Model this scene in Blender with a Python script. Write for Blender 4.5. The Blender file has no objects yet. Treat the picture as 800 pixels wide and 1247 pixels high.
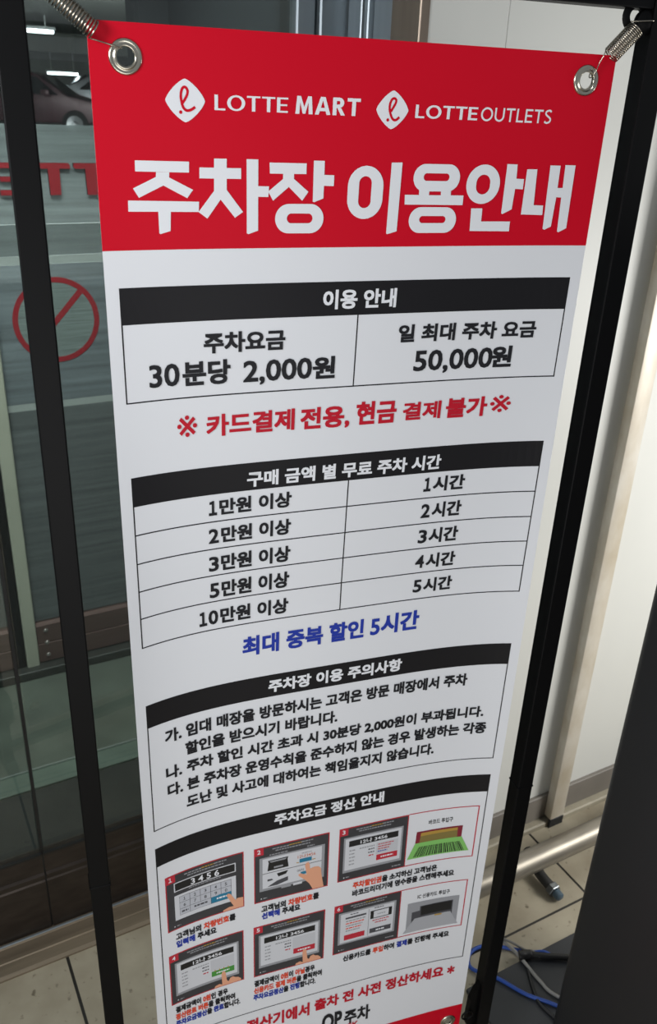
import bpy, bmesh, math, random
from mathutils import Vector, Matrix
from mathutils.geometry import delaunay_2d_cdt

random.seed(7)
SC = bpy.context.scene
COL = SC.collection

# ------------------------------------------------------------------ camera
F_PX = 1045.31
CAM = Vector((-0.38349, -0.96397, 1.85806))
YAW, PITCH, ROLL = 0.34906, 0.44534, 0.04383
fw = Vector((math.sin(YAW) * math.cos(PITCH), math.cos(YAW) * math.cos(PITCH), -math.sin(PITCH)))
r0 = Vector((math.cos(YAW), -math.sin(YAW), 0))
u0 = r0.cross(fw)
rt = r0 * math.cos(ROLL) + u0 * math.sin(ROLL)
up = -r0 * math.sin(ROLL) + u0 * math.cos(ROLL)
cd = bpy.data.cameras.new('camera')
cd.sensor_fit = 'VERTICAL'
cd.sensor_height = 24.0
cd.sensor_width = 24.0
cd.lens = F_PX * 24.0 / 1247.0
cd.clip_start = 0.02
cd.dof.use_dof = True
cd.dof.focus_distance = 1.12
cd.dof.aperture_fstop = cd.lens / 2.6
cam = bpy.data.objects.new('camera', cd)
COL.objects.link(cam)
cam.matrix_world = Matrix(((rt.x, up.x, -fw.x, CAM.x), (rt.y, up.y, -fw.y, CAM.y), (rt.z, up.z, -fw.z, CAM.z), (0, 0, 0, 1)))
SC.camera = cam

# ------------------------------------------------------------------ world, lights, exposure
w = bpy.data.worlds.new('world')
SC.world = w
w.use_nodes = True
bg = w.node_tree.nodes['Background']
bg.inputs[0].default_value = (0.86, 0.93, 1.0, 1)
bg.inputs[1].default_value = 0.28
SC.view_settings.view_transform = 'Standard'
SC.view_settings.look = 'None'
SC.view_settings.exposure = 0.0
SC.view_settings.gamma = 1.0
SC.view_settings.use_curve_mapping = False

WA = math.radians(9.5)                       # the entrance wall is turned this much from the banner
E1 = Vector((math.cos(WA), math.sin(WA), 0))
E2 = Vector((-math.sin(WA), math.cos(WA), 0))


def W(s, t, z=0.0):
    return E1 * s + E2 * t + Vector((0, 0, z))


def area(name, loc, target, sx, sy, power, col=(1, 1, 1)):
    l = bpy.data.lights.new(name, 'AREA')
    l.shape = 'RECTANGLE'
    l.size, l.size_y = sx, sy
    l.energy = power
    l.color = col
    o = bpy.data.objects.new(name, l)
    COL.objects.link(o)
    o.location = loc
    o.rotation_euler = (Vector(target) - Vector(loc)).to_track_quat('-Z', 'Y').to_euler()
    return o


area('wall_light_lobby', (-1.20, -0.80, 2.05), (-0.15, 0.0, 1.25), 0.5, 0.4, 15, (0.97, 0.985, 1.0))
area('low_fill_light', (-0.5, -2.0, 0.75), (0.0, 0.2, 0.75), 1.4, 0.9, 16, (0.99, 0.99, 0.98))  # unseen fill added low behind the camera to brighten the banner
area('right_fill_light', (1.95, -0.32, 1.25), (1.0, 0.45, 0.7), 0.6, 0.6, 26, (1.0, 0.99, 0.965))  # off-frame fill added from the right for wall and floor, source unseen
area('ceiling_light_vestibule', W(-0.3, 1.05, 2.6), W(-0.2, 1.62, 0.6), 1.2, 0.3, 13, (0.97, 1.0, 0.99)).data.spread = 1.6
area('ceiling_light_parking', W(3.0, 14.0, 3.2), W(3.0, 15.5, 0), 8.0, 16.0, 4200, (0.95, 0.98, 1.0))


# ------------------------------------------------------------------ materials
def lin(c):
    return tuple(((v / 255.0) / 12.92 if v / 255.0 <= 0.04045 else (((v / 255.0) + 0.055) / 1.055) ** 2.4) for v in c)


MATS = {}


def mat(name, col, rough=0.5, metal=0.0, var=0.0, scale=20.0, stretch=(1, 1, 1), bump=0.0, spec=0.5, col2=None, emit=None, estr=0.0):
    if name in MATS:
        return MATS[name]
    m = bpy.data.materials.new(name)
    m.use_nodes = True
    nt = m.node_tree
    b = nt.nodes['Principled BSDF']
    c = lin(col) + (1,)
    b.inputs['Base Color'].default_value = c
    b.inputs['Roughness'].default_value = rough
    b.inputs['Metallic'].default_value = metal
    b.inputs['Specular IOR Level'].default_value = spec
    if emit:
        b.inputs['Emission Color'].default_value = lin(emit) + (1,)
        b.inputs['Emission Strength'].default_value = estr
    if var > 0 or bump > 0:
        tc = nt.nodes.new('ShaderNodeTexCoord')
        mp = nt.nodes.new('ShaderNodeMapping')
        mp.inputs['Scale'].default_value = stretch
        nz = nt.nodes.new('ShaderNodeTexNoise')
        nz.inputs['Scale'].default_value = scale
        nz.inputs['Detail'].default_value = 5
        nt.links.new(tc.outputs['Object'], mp.inputs['Vector'])
        nt.links.new(mp.outputs['Vector'], nz.inputs['Vector'])
        if var > 0:
            cr = nt.nodes.new('ShaderNodeValToRGB')
            d = lin(col2) if col2 else tuple(v * (1 - var) for v in c[:3])
            cr.color_ramp.elements[0].position = 0.32
            cr.color_ramp.elements[1].position = 0.68
            cr.color_ramp.elements[0].color = d + (1,)
            cr.color_ramp.elements[1].color = c
            nt.links.new(nz.outputs['Fac'], cr.inputs['Fac'])
            nt.links.new(cr.outputs['Color'], b.inputs['Base Color'])
        if bump > 0:
            bp_ = nt.nodes.new('ShaderNodeBump')
            bp_.inputs['Strength'].default_value = bump
            bp_.inputs['Distance'].default_value = 0.002
            nt.links.new(nz.outputs['Fac'], bp_.inputs['Height'])
            nt.links.new(bp_.outputs['Normal'], b.inputs['Normal'])
    MATS[name] = m
    return m


def glass_mat(name, tint, refl=0.05, rough=0.01):
    m = bpy.data.materials.new(name)
    m.use_nodes = True
    nt = m.node_tree
    for n in list(nt.nodes):
        if n.type == 'BSDF_PRINCIPLED':
            nt.nodes.remove(n)
    out = [n for n in nt.nodes if n.type == 'OUTPUT_MATERIAL'][0]
    tr = nt.nodes.new('ShaderNodeBsdfTransparent')
    tr.inputs[0].default_value = lin(tint) + (1,)
    gl = nt.nodes.new('ShaderNodeBsdfGlossy')
    gl.inputs['Roughness'].default_value = rough
    gl.inputs['Color'].default_value = (1, 1, 1, 1)
    lw = nt.nodes.new('ShaderNodeLayerWeight')          # plain pane: about 4% straight on, rising at a glance
    lw.inputs['Blend'].default_value = 0.5
    pw = nt.nodes.new('ShaderNodeMath')
    pw.operation = 'POWER'
    pw.inputs[1].default_value = 5.0
    nt.links.new(lw.outputs['Facing'], pw.inputs[0])
    fr = nt.nodes.new('ShaderNodeMath')
    fr.operation = 'MULTIPLY_ADD'
    fr.inputs[1].default_value = 0.9
    fr.inputs[2].default_value = refl
    nt.links.new(pw.outputs[0], fr.inputs[0])
    mx = nt.nodes.new('ShaderNodeMixShader')
    nt.links.new(fr.outputs[0], mx.inputs[0])
    nt.links.new(tr.outputs[0], mx.inputs[1])
    nt.links.new(gl.outputs[0], mx.inputs[2])
    nt.links.new(mx.outputs[0], out.inputs[0])
    MATS[name] = m
    return m


def film_mat(name, col, opacity, scale=2.2):
    """frosted window film, blurred reflections painted in as streaks: partly see-through"""
    m = bpy.data.materials.new(name)
    m.use_nodes = True
    nt = m.node_tree
    b = nt.nodes['Principled BSDF']
    out = [n for n in nt.nodes if n.type == 'OUTPUT_MATERIAL'][0]
    b.inputs['Roughness'].default_value = 0.6
    b.inputs['Specular IOR Level'].default_value = 0.2
    tc = nt.nodes.new('ShaderNodeTexCoord')
    mp = nt.nodes.new('ShaderNodeMapping')
    mp.inputs['Scale'].default_value = (0.8, 1, 26.0)
    nz = nt.nodes.new('ShaderNodeTexNoise')
    nz.inputs['Scale'].default_value = scale
    nz.inputs['Detail'].default_value = 4
    cr = nt.nodes.new('ShaderNodeValToRGB')
    c = lin(col)
    cr.color_ramp.elements[0].color = tuple(v * 0.55 for v in c) + (1,)  # darker streaks paint the blurred reflections in the glass
    cr.color_ramp.elements[1].color = c + (1,)
    cr.color_ramp.elements[0].position = 0.32
    cr.color_ramp.elements[1].position = 0.68
    tr = nt.nodes.new('ShaderNodeBsdfTransparent')
    mx = nt.nodes.new('ShaderNodeMixShader')
    mx.inputs[0].default_value = opacity
    nt.links.new(tc.outputs['Object'], mp.inputs['Vector'])
    nt.links.new(mp.outputs['Vector'], nz.inputs['Vector'])
    nt.links.new(nz.outputs['Fac'], cr.inputs['Fac'])
    nt.links.new(cr.outputs['Color'], b.inputs['Base Color'])
    nt.links.new(tr.outputs[0], mx.inputs[1])
    nt.links.new(b.outputs[0], mx.inputs[2])
    nt.links.new(mx.outputs[0], out.inputs[0])
    MATS[name] = m
    return m


# ------------------------------------------------------------------ object helpers
def obj(name, bm, mats, parent=None, loc=(0, 0, 0), rotz=0.0, smooth=False, label=None):
    me = bpy.data.meshes.new(name)
    bmesh.ops.recalc_face_normals(bm, faces=bm.faces[:]) if smooth is not None else None
    bm.to_mesh(me)
    bm.free()
    for m in (mats if isinstance(mats, (list, tuple)) else [mats]):
        me.materials.append(m)
    if smooth:
        for p in me.polygons:
            p.use_smooth = True
        if smooth == 'auto':
            me.set_sharp_from_angle(angle=math.radians(40))
    o = bpy.data.objects.new(name, me)
    COL.objects.link(o)
    o.location = loc
    o.rotation_euler = (0, 0, rotz)
    if parent:
        o.parent = parent
    if label:
        o['label'] = label
    return o


def tag(o, label, cat, group=None):
    o['label'] = label
    o['category'] = cat
    if group:
        o['group'] = group
    return o


def thing(name, label, cat, loc=(0, 0, 0), rotz=0.0, group=None):
    o = bpy.data.objects.new(name, None)
    o.empty_display_size = 0.1
    COL.objects.link(o)
    o.location = loc
    o.rotation_euler = (0, 0, rotz)
    return tag(o, label, cat, group)


def structure(name, loc=(0, 0, 0), rotz=0.0):
    o = bpy.data.objects.new(name, None)
    o.empty_display_size = 0.1
    COL.objects.link(o)
    o.location = loc
    o.rotation_euler = (0, 0, rotz)
    o['kind'] = 'structure'
    return o


def box(bm, x0, x1, y0, y1, z0, z1, bev=0.0, seg=2, mi=0):
    b = bmesh.new()
    bmesh.ops.create_cube(b, size=1.0)
    for v in b.verts:
        v.co = Vector(((x0 + x1) / 2 + v.co.x * (x1 - x0), (y0 + y1) / 2 + v.co.y * (y1 - y0), (z0 + z1) / 2 + v.co.z * (z1 - z0)))
    if bev > 0:
        bmesh.ops.bevel(b, geom=b.edges[:], offset=bev, segments=seg, affect='EDGES', profile=0.5)
    merge(bm, b, mi)


def merge(bm, b, mi=0, mtx=None):
    vm = {}
    for v in b.verts:
        vm[v] = bm.verts.new(mtx @ v.co if mtx else v.co)
    for f in b.faces:
        try:
            nf = bm.faces.new([vm[v] for v in f.verts])
            nf.material_index = mi
        except ValueError:
            pass
    b.free()


def frames(pts, closed=False):
    n = len(pts)
    T = []
    for i in range(n):
        a = pts[(i - 1) % n] if (closed or i > 0) else pts[i]
        c = pts[(i + 1) % n] if (closed or i < n - 1) else pts[i]
        T.append((c - a).normalized())
    ref = Vector((0, 0, 1)) if abs(T[0].z) < 0.9 else Vector((1, 0, 0))
    N = [(ref - T[0] * ref.dot(T[0])).normalized()]
    for i in range(1, n):
        q = N[-1] - T[i] * N[-1].dot(T[i])
        N.append(q.normalized() if q.length > 1e-9 else N[-1])
    return T, N


def tube(bm, pts, r, seg=10, closed=False, caps=True, mi=0):
    pts = [Vector(p) for p in pts]
    T, N = frames(pts, closed)
    rings = []
    for i, p in enumerate(pts):
        b = T[i].cross(N[i])
        rr = r[i] if isinstance(r, (list, tuple)) else r
        rings.append([bm.verts.new(p + (N[i] * math.cos(2 * math.pi * k / seg) + b * math.sin(2 * math.pi * k / seg)) * rr) for k in range(seg)])
    m = len(rings)
    for i in range(m if closed else m - 1):
        A, B = rings[i], rings[(i + 1) % m]
        for k in range(seg):
            f = bm.faces.new((A[k], A[(k + 1) % seg], B[(k + 1) % seg], B[k]))
            f.material_index = mi
    if caps and not closed:
        bm.faces.new(rings[0][::-1]).material_index = mi
        bm.faces.new(rings[-1]).material_index = mi


def smooth_path(pts, n=8):
    P = [Vector(p) for p in pts]
    P = [P[0] * 2 - P[1]] + P + [P[-1] * 2 - P[-2]]
    out = []
    for i in range(1, len(P) - 2):
        for k in range(n):
            t = k / n
            a, b, c, d = P[i - 1], P[i], P[i + 1], P[i + 2]
            out.append(0.5 * ((2 * b) + (c - a) * t + (2 * a - 5 * b + 4 * c - d) * t * t + (3 * b - a - 3 * c + d) * t ** 3))
    out.append(P[-2])
    return out


def lathe(bm, prof, seg=32, mtx=None, mi=0, closed=False):
    rings = []
    for (r, z) in prof:
        ring = []
        for k in range(seg):
            a = 2 * math.pi * k / seg
            p = Vector((r * math.cos(a), r * math.sin(a), z))
            ring.append(bm.verts.new(mtx @ p if mtx else p))
        rings.append(ring)
    m = len(rings)
    for i in range(m if closed else m - 1):
        A, B = rings[i], rings[(i + 1) % m]
        for k in range(seg):
            f = bm.faces.new((A[k], A[(k + 1) % seg], B[(k + 1) % seg], B[k]))
            f.material_index = mi
    if not closed:
        if prof[0][0] > 1e-5:
            bm.faces.new(rings[0][::-1]).material_index = mi
        if prof[-1][0] > 1e-5:
            bm.faces.new(rings[-1]).material_index = mi


def extrude_poly(bm, poly, d0, d1, axis='y', mi=0, mi_side=None):
    """prism of a 2D outline (a, z) between two depths"""
    def P(a, z, d):
        return Vector((a, d, z)) if axis == 'y' else Vector((d, a, z))
    A = [bm.verts.new(P(a, z, d0)) for a, z in poly]
    B = [bm.verts.new(P(a, z, d1)) for a, z in poly]
    bm.faces.new(A).material_index = mi
    bm.faces.new(B[::-1]).material_index = mi
    n = len(poly)
    for i in range(n):
        bm.faces.new((A[i], B[i], B[(i + 1) % n], A[(i + 1) % n])).material_index = mi if mi_side is None else mi_side


TEXTS = [
  ('fee', [('이용 안내', 'w')], -0.0475, 0.0472, 0.2629, 0.2864, 0.019),
  ('fee', [('주차요금', 'k')], -0.1922, -0.0929, 0.3082, 0.3333, 0.019),
  ('fee', [('30', 'k')], -0.2572, -0.2216, 0.3421, 0.3695, 0.008),
  ('fee', [('분당', 'k')], -0.2181, -0.1601, 0.3409, 0.3713, 0.019),
  ('fee', [('2,000', 'k')], -0.1445, -0.0577, 0.3447, 0.3758, 0.008),
  ('fee', [('원', 'k')], -0.0568, -0.0274, 0.3443, 0.3728, 0.019),
  ('fee', [('일 최대 주차 요금', 'k')], 0.0543, 0.2481, 0.3087, 0.3316, 0.019),
  ('fee', [('50,000', 'k')], 0.0792, 0.191, 0.343, 0.3747, 0.008),
  ('fee', [('원', 'k')], 0.1879, 0.219, 0.3417, 0.3704, 0.019),
  ('warn', [('※', 'r')], -0.2263, -0.202, 0.4075, 0.4351, 0.0),
  ('warn', [('카드결제', 'r')], -0.1906, -0.0776, 0.4096, 0.4384, 0.0155),
  ('warn', [('전용,', 'r')], -0.07, -0.0036, 0.4101, 0.4412, 0.019),
  ('warn', [('현금', 'r')], 0.0051, 0.0614, 0.4071, 0.439, 0.019),
  ('warn', [('결제', 'r')], 0.0705, 0.1254, 0.4127, 0.4376, 0.0155),
  ('warn', [('불가', 'r')], 0.1326, 0.1931, 0.4104, 0.4386, 0.019),
  ('warn', [('※', 'r')], 0.1974, 0.2277, 0.41, 0.4343, 0.0),
  ('free', [('구매 금액 별 무료 주차 시간', 'w')], -0.1385, 0.1351, 0.4912, 0.5132, 0.019),
  ('free', [('１', 'k')], -0.189, -0.1782, 0.5269, 0.5477, 0.024),
  ('free', [('만원 이상', 'k')], -0.1752, -0.0778, 0.5255, 0.5486, 0.019),
  ('free', [('2', 'k')], -0.1896, -0.1761, 0.5675, 0.5889, 0.012),
  ('free', [('만원 이상', 'k')], -0.1731, -0.0774, 0.5661, 0.5899, 0.019),
  ('free', [('3', 'k')], -0.19, -0.1765, 0.6092, 0.6317, 0.012),
  ('free', [('만원 이상', 'k')], -0.1735, -0.0768, 0.6077, 0.6327, 0.019),
  ('free', [('5', 'k')], -0.1895, -0.176, 0.6504, 0.6737, 0.012),
  ('free', [('만원 이상', 'k')], -0.173, -0.0772, 0.6488, 0.6747, 0.019),
  ('free', [('１', 'k')], -0.2047, -0.1939, 0.6937, 0.7163, 0.024),
  ('free', [('0', 'k')], -0.1917, -0.1782, 0.6937, 0.7163, 0.012),
  ('free', [('만원 이상', 'k')], -0.1752, -0.077, 0.6922, 0.7173, 0.019),
  ('free', [('１', 'k')], 0.1133, 0.1241, 0.5257, 0.5467, 0.024),
  ('free', [('시간', 'k')], 0.1271, 0.1752, 0.5243, 0.5476, 0.019),
  ('free', [('2', 'k')], 0.1136, 0.1271, 0.5666, 0.5884, 0.012),
  ('free', [('시간', 'k')], 0.1301, 0.1752, 0.5651, 0.5894, 0.019),
  ('free', [('3', 'k')], 0.1135, 0.127, 0.608, 0.6299, 0.012),
  ('free', [('시간', 'k')], 0.13, 0.1754, 0.6065, 0.6309, 0.019),
  ('free', [('4', 'k')], 0.1137, 0.1272, 0.6501, 0.6718, 0.012),
  ('free', [('시간', 'k')], 0.1302, 0.1763, 0.6487, 0.6728, 0.019),
  ('free', [('5', 'k')], 0.1143, 0.1278, 0.6922, 0.7136, 0.012),
  ('free', [('시간', 'k')], 0.1308, 0.1764, 0.6908, 0.7146, 0.019),
  ('dup', [('최대 중복 할인', 'b')], -0.1437, 0.0407, 0.747, 0.7801, 0.019),
  ('dup', [('5', 'b')], 0.0512, 0.0662, 0.75, 0.7786, 0.012),
  ('dup', [('시간', 'b')], 0.0678, 0.1293, 0.7448, 0.7794, 0.019),
  ('note', [('주차장 이용 주의사항', 'w')], -0.1047, 0.108, 0.8291, 0.8523, 0.019),
  ('note', [('가.', 'k')], -0.2607, -0.2361, 0.8756, 0.8997, 0.017),
  ('note', [('임대 매장을 방문하시는 고객은 방문 매장에서 주차', 'k')], -0.2293, 0.2223, 0.8739, 0.8969, 0.017),
  ('note', [('할인을 받으시기 바랍니다.', 'k')], -0.2314, 0.0066, 0.9076, 0.9311, 0.017),
  ('note', [('나.', 'k')], -0.2619, -0.2377, 0.9417, 0.9668, 0.017),
  ('note', [('주차 할인 시간 초과 시 30분당 2,000원이 부과됩니다.', 'k')], -0.2304, 0.2572, 0.9433, 0.9637, 0.017),
  ('note', [('다.', 'k')], -0.2609, -0.2374, 0.975, 1.0013, 0.017),
  ('note', [('본 주차장 운영수칙을 준수하지 않는 경우 발생하는 각종', 'k')], -0.2309, 0.2651, 0.9769, 0.9983, 0.017),
  ('note', [('도난 및 사고에 대하여는 책임을지지 않습니다.', 'k')], -0.2327, 0.1793, 1.0131, 1.03, 0.017),
  ('guide', [('주차요금 정산 안내', 'w')], -0.0923, 0.0979, 1.0953, 1.1189, 0.019),
  ('guide', [('고객님의 ', 'k'), ('차량번호', 'o'), ('를', 'k')], -0.2604, -0.1589, 1.2887, 1.304, 0.019),
  ('guide', [('입력해', 'b'), (' 주세요', 'k')], -0.2605, -0.192, 1.3073, 1.3204, 0.019),
  ('guide', [('고객님의 ', 'k'), ('차량번호', 'o'), ('를', 'k')], -0.1141, -0.0117, 1.2902, 1.3054, 0.019),
  ('guide', [('선택해', 'b'), (' 주세요', 'k')], -0.1134, -0.0451, 1.3061, 1.322, 0.019),
  ('guide', [('주차할인권', 'o'), ('을 소지하신 고객님은', 'k')], 0.0505, 0.21, 1.2918, 1.3003, 0.019),
  ('guide', [('바코드리더기에 영수증을 스캔해주세요', 'k')], 0.0503, 0.244, 1.3103, 1.3198, 0.019),
  ('guide', [('신용카드를 ', 'k'), ('투입', 'o'), ('하여 ', 'k'), ('결제', 'b'), ('를 진행해 주세요', 'k')], 0.039, 0.2497, 1.4686, 1.4791, 0.019),
  ('guide', [('결제금액이 ', 'k'), ('0원', 'o'), ('인 경우', 'k')], -0.2678, -0.1753, 1.463, 1.4778, 0.019),
  ('guide', [('정산완료 버튼', 'o'), ('을 클릭하여', 'k')], -0.2685, -0.1625, 1.4806, 1.4961, 0.019),
  ('guide', [('주차요금정산', 'b'), ('을 ', 'k'), ('완료', 'b'), ('합니다.', 'k')], -0.2686, -0.1533, 1.4972, 1.5141, 0.019),
  ('guide', [('결제금액이 ', 'k'), ('0원', 'o'), ('이 ', 'k'), ('아닐', 'o'), ('경우', 'k')], -0.1275, -0.0149, 1.4688, 1.481, 0.019),
  ('guide', [('신용카드 결제 버튼', 'o'), ('을 클릭하여', 'k')], -0.1282, -0.001, 1.4866, 1.499, 0.019),
  ('guide', [('주차요금정산', 'b'), ('을 ', 'k'), ('진행', 'b'), ('합니다.', 'k')], -0.1291, -0.0124, 1.5028, 1.5173, 0.019),
  ('advance', [('정산기에서', 'r')], -0.1425, -0.0224, 1.5646, 1.5993, 0.019),
  ('advance', [('출차 전 사전 정산하세요', 'r')], -0.0129, 0.2491, 1.5629, 1.5937, 0.019),
  ('advance', [('*', 'r')], 0.2567, 0.2716, 1.5673, 1.5899, 0.01),
  ('credit', [('OP', 'k')], 0.0028, 0.0433, 1.6116, 1.6556, 0.018),
  ('credit', [('주차', 'k')], 0.0473, 0.1007, 1.6173, 1.6563, 0.012),
  ('credit', [('SK', 'r')], 0.055, 0.0773, 1.6537, 1.6684, 0.01),
]
BOXES = {'LOTTE1': (-0.1767, -0.0976, 0.0597, 0.0742), 'MART': (-0.0893, -0.0155, 0.0574, 0.0747), 'LOTTE2': (0.0502, 0.1278, 0.0608, 0.0743), 'OUTLETS': (0.1321, 0.2246, 0.0604, 0.0747), 'em1': (-0.2274, -0.1865, 0.0464, 0.0868), 'em2': (0.0032, 0.0415, 0.0478, 0.0867)}
TITLE_POLYS = [
  [(-0.261, 0.124), (-0.2045, 0.1244), (-0.2048, 0.1352), (-0.2611, 0.1347)],
  [(-0.2397, 0.135), (-0.2258, 0.1351), (-0.226, 0.1402), (-0.2009, 0.1523), (-0.2073, 0.1608), (-0.2324, 0.1482), (-0.2586, 0.1606), (-0.2643, 0.1513), (-0.2399, 0.1398)],
  [(-0.2701, 0.1632), (-0.1946, 0.1643), (-0.1951, 0.1749), (-0.2704, 0.1743)],
  [(-0.2389, 0.1745), (-0.2254, 0.1745), (-0.2264, 0.1944), (-0.2374, 0.1975), (-0.2386, 0.1966)],
  [(-0.1936, 0.1299), (-0.1778, 0.1299), (-0.1777, 0.1208), (-0.164, 0.1208), (-0.1641, 0.13), (-0.1483, 0.13), (-0.1482, 0.1408), (-0.1641, 0.1408), (-0.1641, 0.1521), (-0.1458, 0.1749), (-0.1549, 0.181), (-0.1709, 0.1621), (-0.1857, 0.1818), (-0.1954, 0.1749), (-0.1781, 0.1533), (-0.1779, 0.1408), (-0.1938, 0.1407)],
  [(-0.1423, 0.1207), (-0.1293, 0.1208), (-0.129, 0.1479), (-0.1168, 0.1481), (-0.1173, 0.1591), (-0.1289, 0.1589), (-0.1285, 0.1948), (-0.1397, 0.1985), (-0.1414, 0.1975)],
  [(-0.1167, 0.1237), (-0.0745, 0.1238), (-0.0744, 0.1348), (-0.0886, 0.1348), (-0.0885, 0.14), (-0.0712, 0.1533), (-0.0782, 0.1628), (-0.0941, 0.1484), (-0.1119, 0.163), (-0.1177, 0.1534), (-0.101, 0.1402), (-0.1011, 0.1349), (-0.1161, 0.1348)],
  [(-0.0663, 0.1207), (-0.0536, 0.1208), (-0.0534, 0.1354), (-0.0417, 0.1355), (-0.0417, 0.147), (-0.0533, 0.1468), (-0.0533, 0.1602), (-0.064, 0.1643), (-0.0657, 0.1637)],
  [(0.0265, 0.1211), (0.0398, 0.1208), (0.0396, 0.1963), (0.0277, 0.1995), (0.0264, 0.1984)],
  [(0.0461, 0.1554), (0.0639, 0.1556), (0.0634, 0.1476), (0.0767, 0.1502), (0.0767, 0.1557), (0.0921, 0.1556), (0.0917, 0.1501), (0.1043, 0.1471), (0.105, 0.1556), (0.1217, 0.1557), (0.1219, 0.1666), (0.0468, 0.1663)],
  [(0.1746, 0.12), (0.1883, 0.1201), (0.1893, 0.1361), (0.1997, 0.1363), (0.1999, 0.1479), (0.1895, 0.1476), (0.1886, 0.171), (0.1769, 0.1766), (0.175, 0.1755)],
  [(0.1339, 0.1702), (0.1488, 0.1701), (0.1493, 0.1852), (0.1887, 0.1852), (0.1889, 0.1968), (0.1354, 0.1963)],
  [(0.202, 0.1252), (0.2158, 0.125), (0.2179, 0.166), (0.2311, 0.1663), (0.2318, 0.1775), (0.2022, 0.1769)],
  [(0.2328, 0.1204), (0.2468, 0.1204), (0.2472, 0.1458), (0.2542, 0.1457), (0.2532, 0.1196), (0.2673, 0.1197), (0.2679, 0.1929), (0.2577, 0.1979), (0.2557, 0.1968), (0.2543, 0.1568), (0.2474, 0.1565), (0.2462, 0.1911), (0.2376, 0.1949), (0.2351, 0.1938)],
]
TITLE_RINGS = [
  ((-0.1091, -0.0521, 0.1662, 0.1979), (-0.0954, -0.0652, 0.1764, 0.1869), 0.5, 0.5),
  ((-0.0248, 0.0184, 0.125, 0.1823), (-0.0113, 0.0039, 0.136, 0.1703), 0.5, 0.5),
  ((0.055, 0.1144, 0.1217, 0.1515), (0.0678, 0.1007, 0.1317, 0.14), 0.5, 0.5),
  ((0.0538, 0.1154, 0.169, 0.1983), (0.0673, 0.1014, 0.179, 0.187), 0.5, 0.5),
  ((0.1237, 0.168, 0.121, 0.165), (0.1367, 0.1549, 0.1322, 0.1542), 0.5, 0.5),
]
SCRIPT_L = [([(-0.2103, 0.0694), (-0.2072, 0.0651), (-0.2048, 0.0604), (-0.2047, 0.0565), (-0.2071, 0.0541), (-0.2099, 0.0557), (-0.2114, 0.0611), (-0.211, 0.0672), (-0.2093, 0.0726), (-0.2061, 0.0755), (-0.2019, 0.0751), (-0.1969, 0.0722)], (-0.2119, 0.0774)), ([(0.0206, 0.0689), (0.0227, 0.0651), (0.0253, 0.0607), (0.0258, 0.0572), (0.0233, 0.0556), (0.0204, 0.0574), (0.0188, 0.062), (0.019, 0.0677), (0.0213, 0.0735), (0.0238, 0.0767), (0.0274, 0.0771), (0.0311, 0.0741)], (0.0175, 0.0774))]
PANELS = {1: (-0.273, -0.1435, 1.1584, 1.2797), 2: (-0.1262, 0.0039, 1.1601, 1.2815), 3: (0.0213, 0.1475, 1.1599, 1.2801), 4: (-0.2742, -0.1455, 1.3345, 1.4551), 5: (-0.1279, 0.0014, 1.3364, 1.4579), 6: (0.0185, 0.1462, 1.3367, 1.4577), 7: (0.1475, 0.2749, 1.159, 1.2798), 8: (0.1462, 0.2729, 1.3365, 1.4574)}
# ------------------------------------------------------------------ the setting
m_wall = mat('painted_wall_panel', (216, 216, 210), 0.5, var=0.05, scale=3.0, stretch=(1, 1, 0.5))
m_grey = mat('grey_baseboard', (126, 120, 112), 0.55, var=0.18, scale=9.0)
m_lip = mat('cream_floor_trim', (170, 162, 142), 0.6, metal=0.0, var=0.3, scale=16.0)
m_steel = mat('stained_stainless', (222, 216, 204), 0.42, metal=0.12, var=0.3, scale=5.0, stretch=(3, 3, 1.5), col2=(196, 184, 162))
m_tube = mat('dull_stainless_tube', (158, 151, 138), 0.44, metal=0.7, var=0.25, scale=22.0, stretch=(0.6, 3, 3))
m_bronze = mat('dark_bronze_metal', (74, 66, 60), 0.36, metal=0.7, var=0.35, scale=14.0, stretch=(1, 3, 3))
m_dark = mat('black_door_gasket', (18, 18, 17), 0.5)
m_sill = mat('worn_threshold_metal', (138, 124, 104), 0.45, metal=0.35, var=0.3, scale=8.0, stretch=(0.5, 4, 4))
m_alu = mat('aluminium_profile', (158, 168, 174), 0.35, metal=0.6, var=0.15, scale=10.0, stretch=(4, 4, 0.3))
m_brownsteel = mat('brown_stainless_jamb', (142, 128, 114), 0.35, metal=0.6, var=0.2, scale=9.0, stretch=(4, 4, 0.4))


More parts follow.
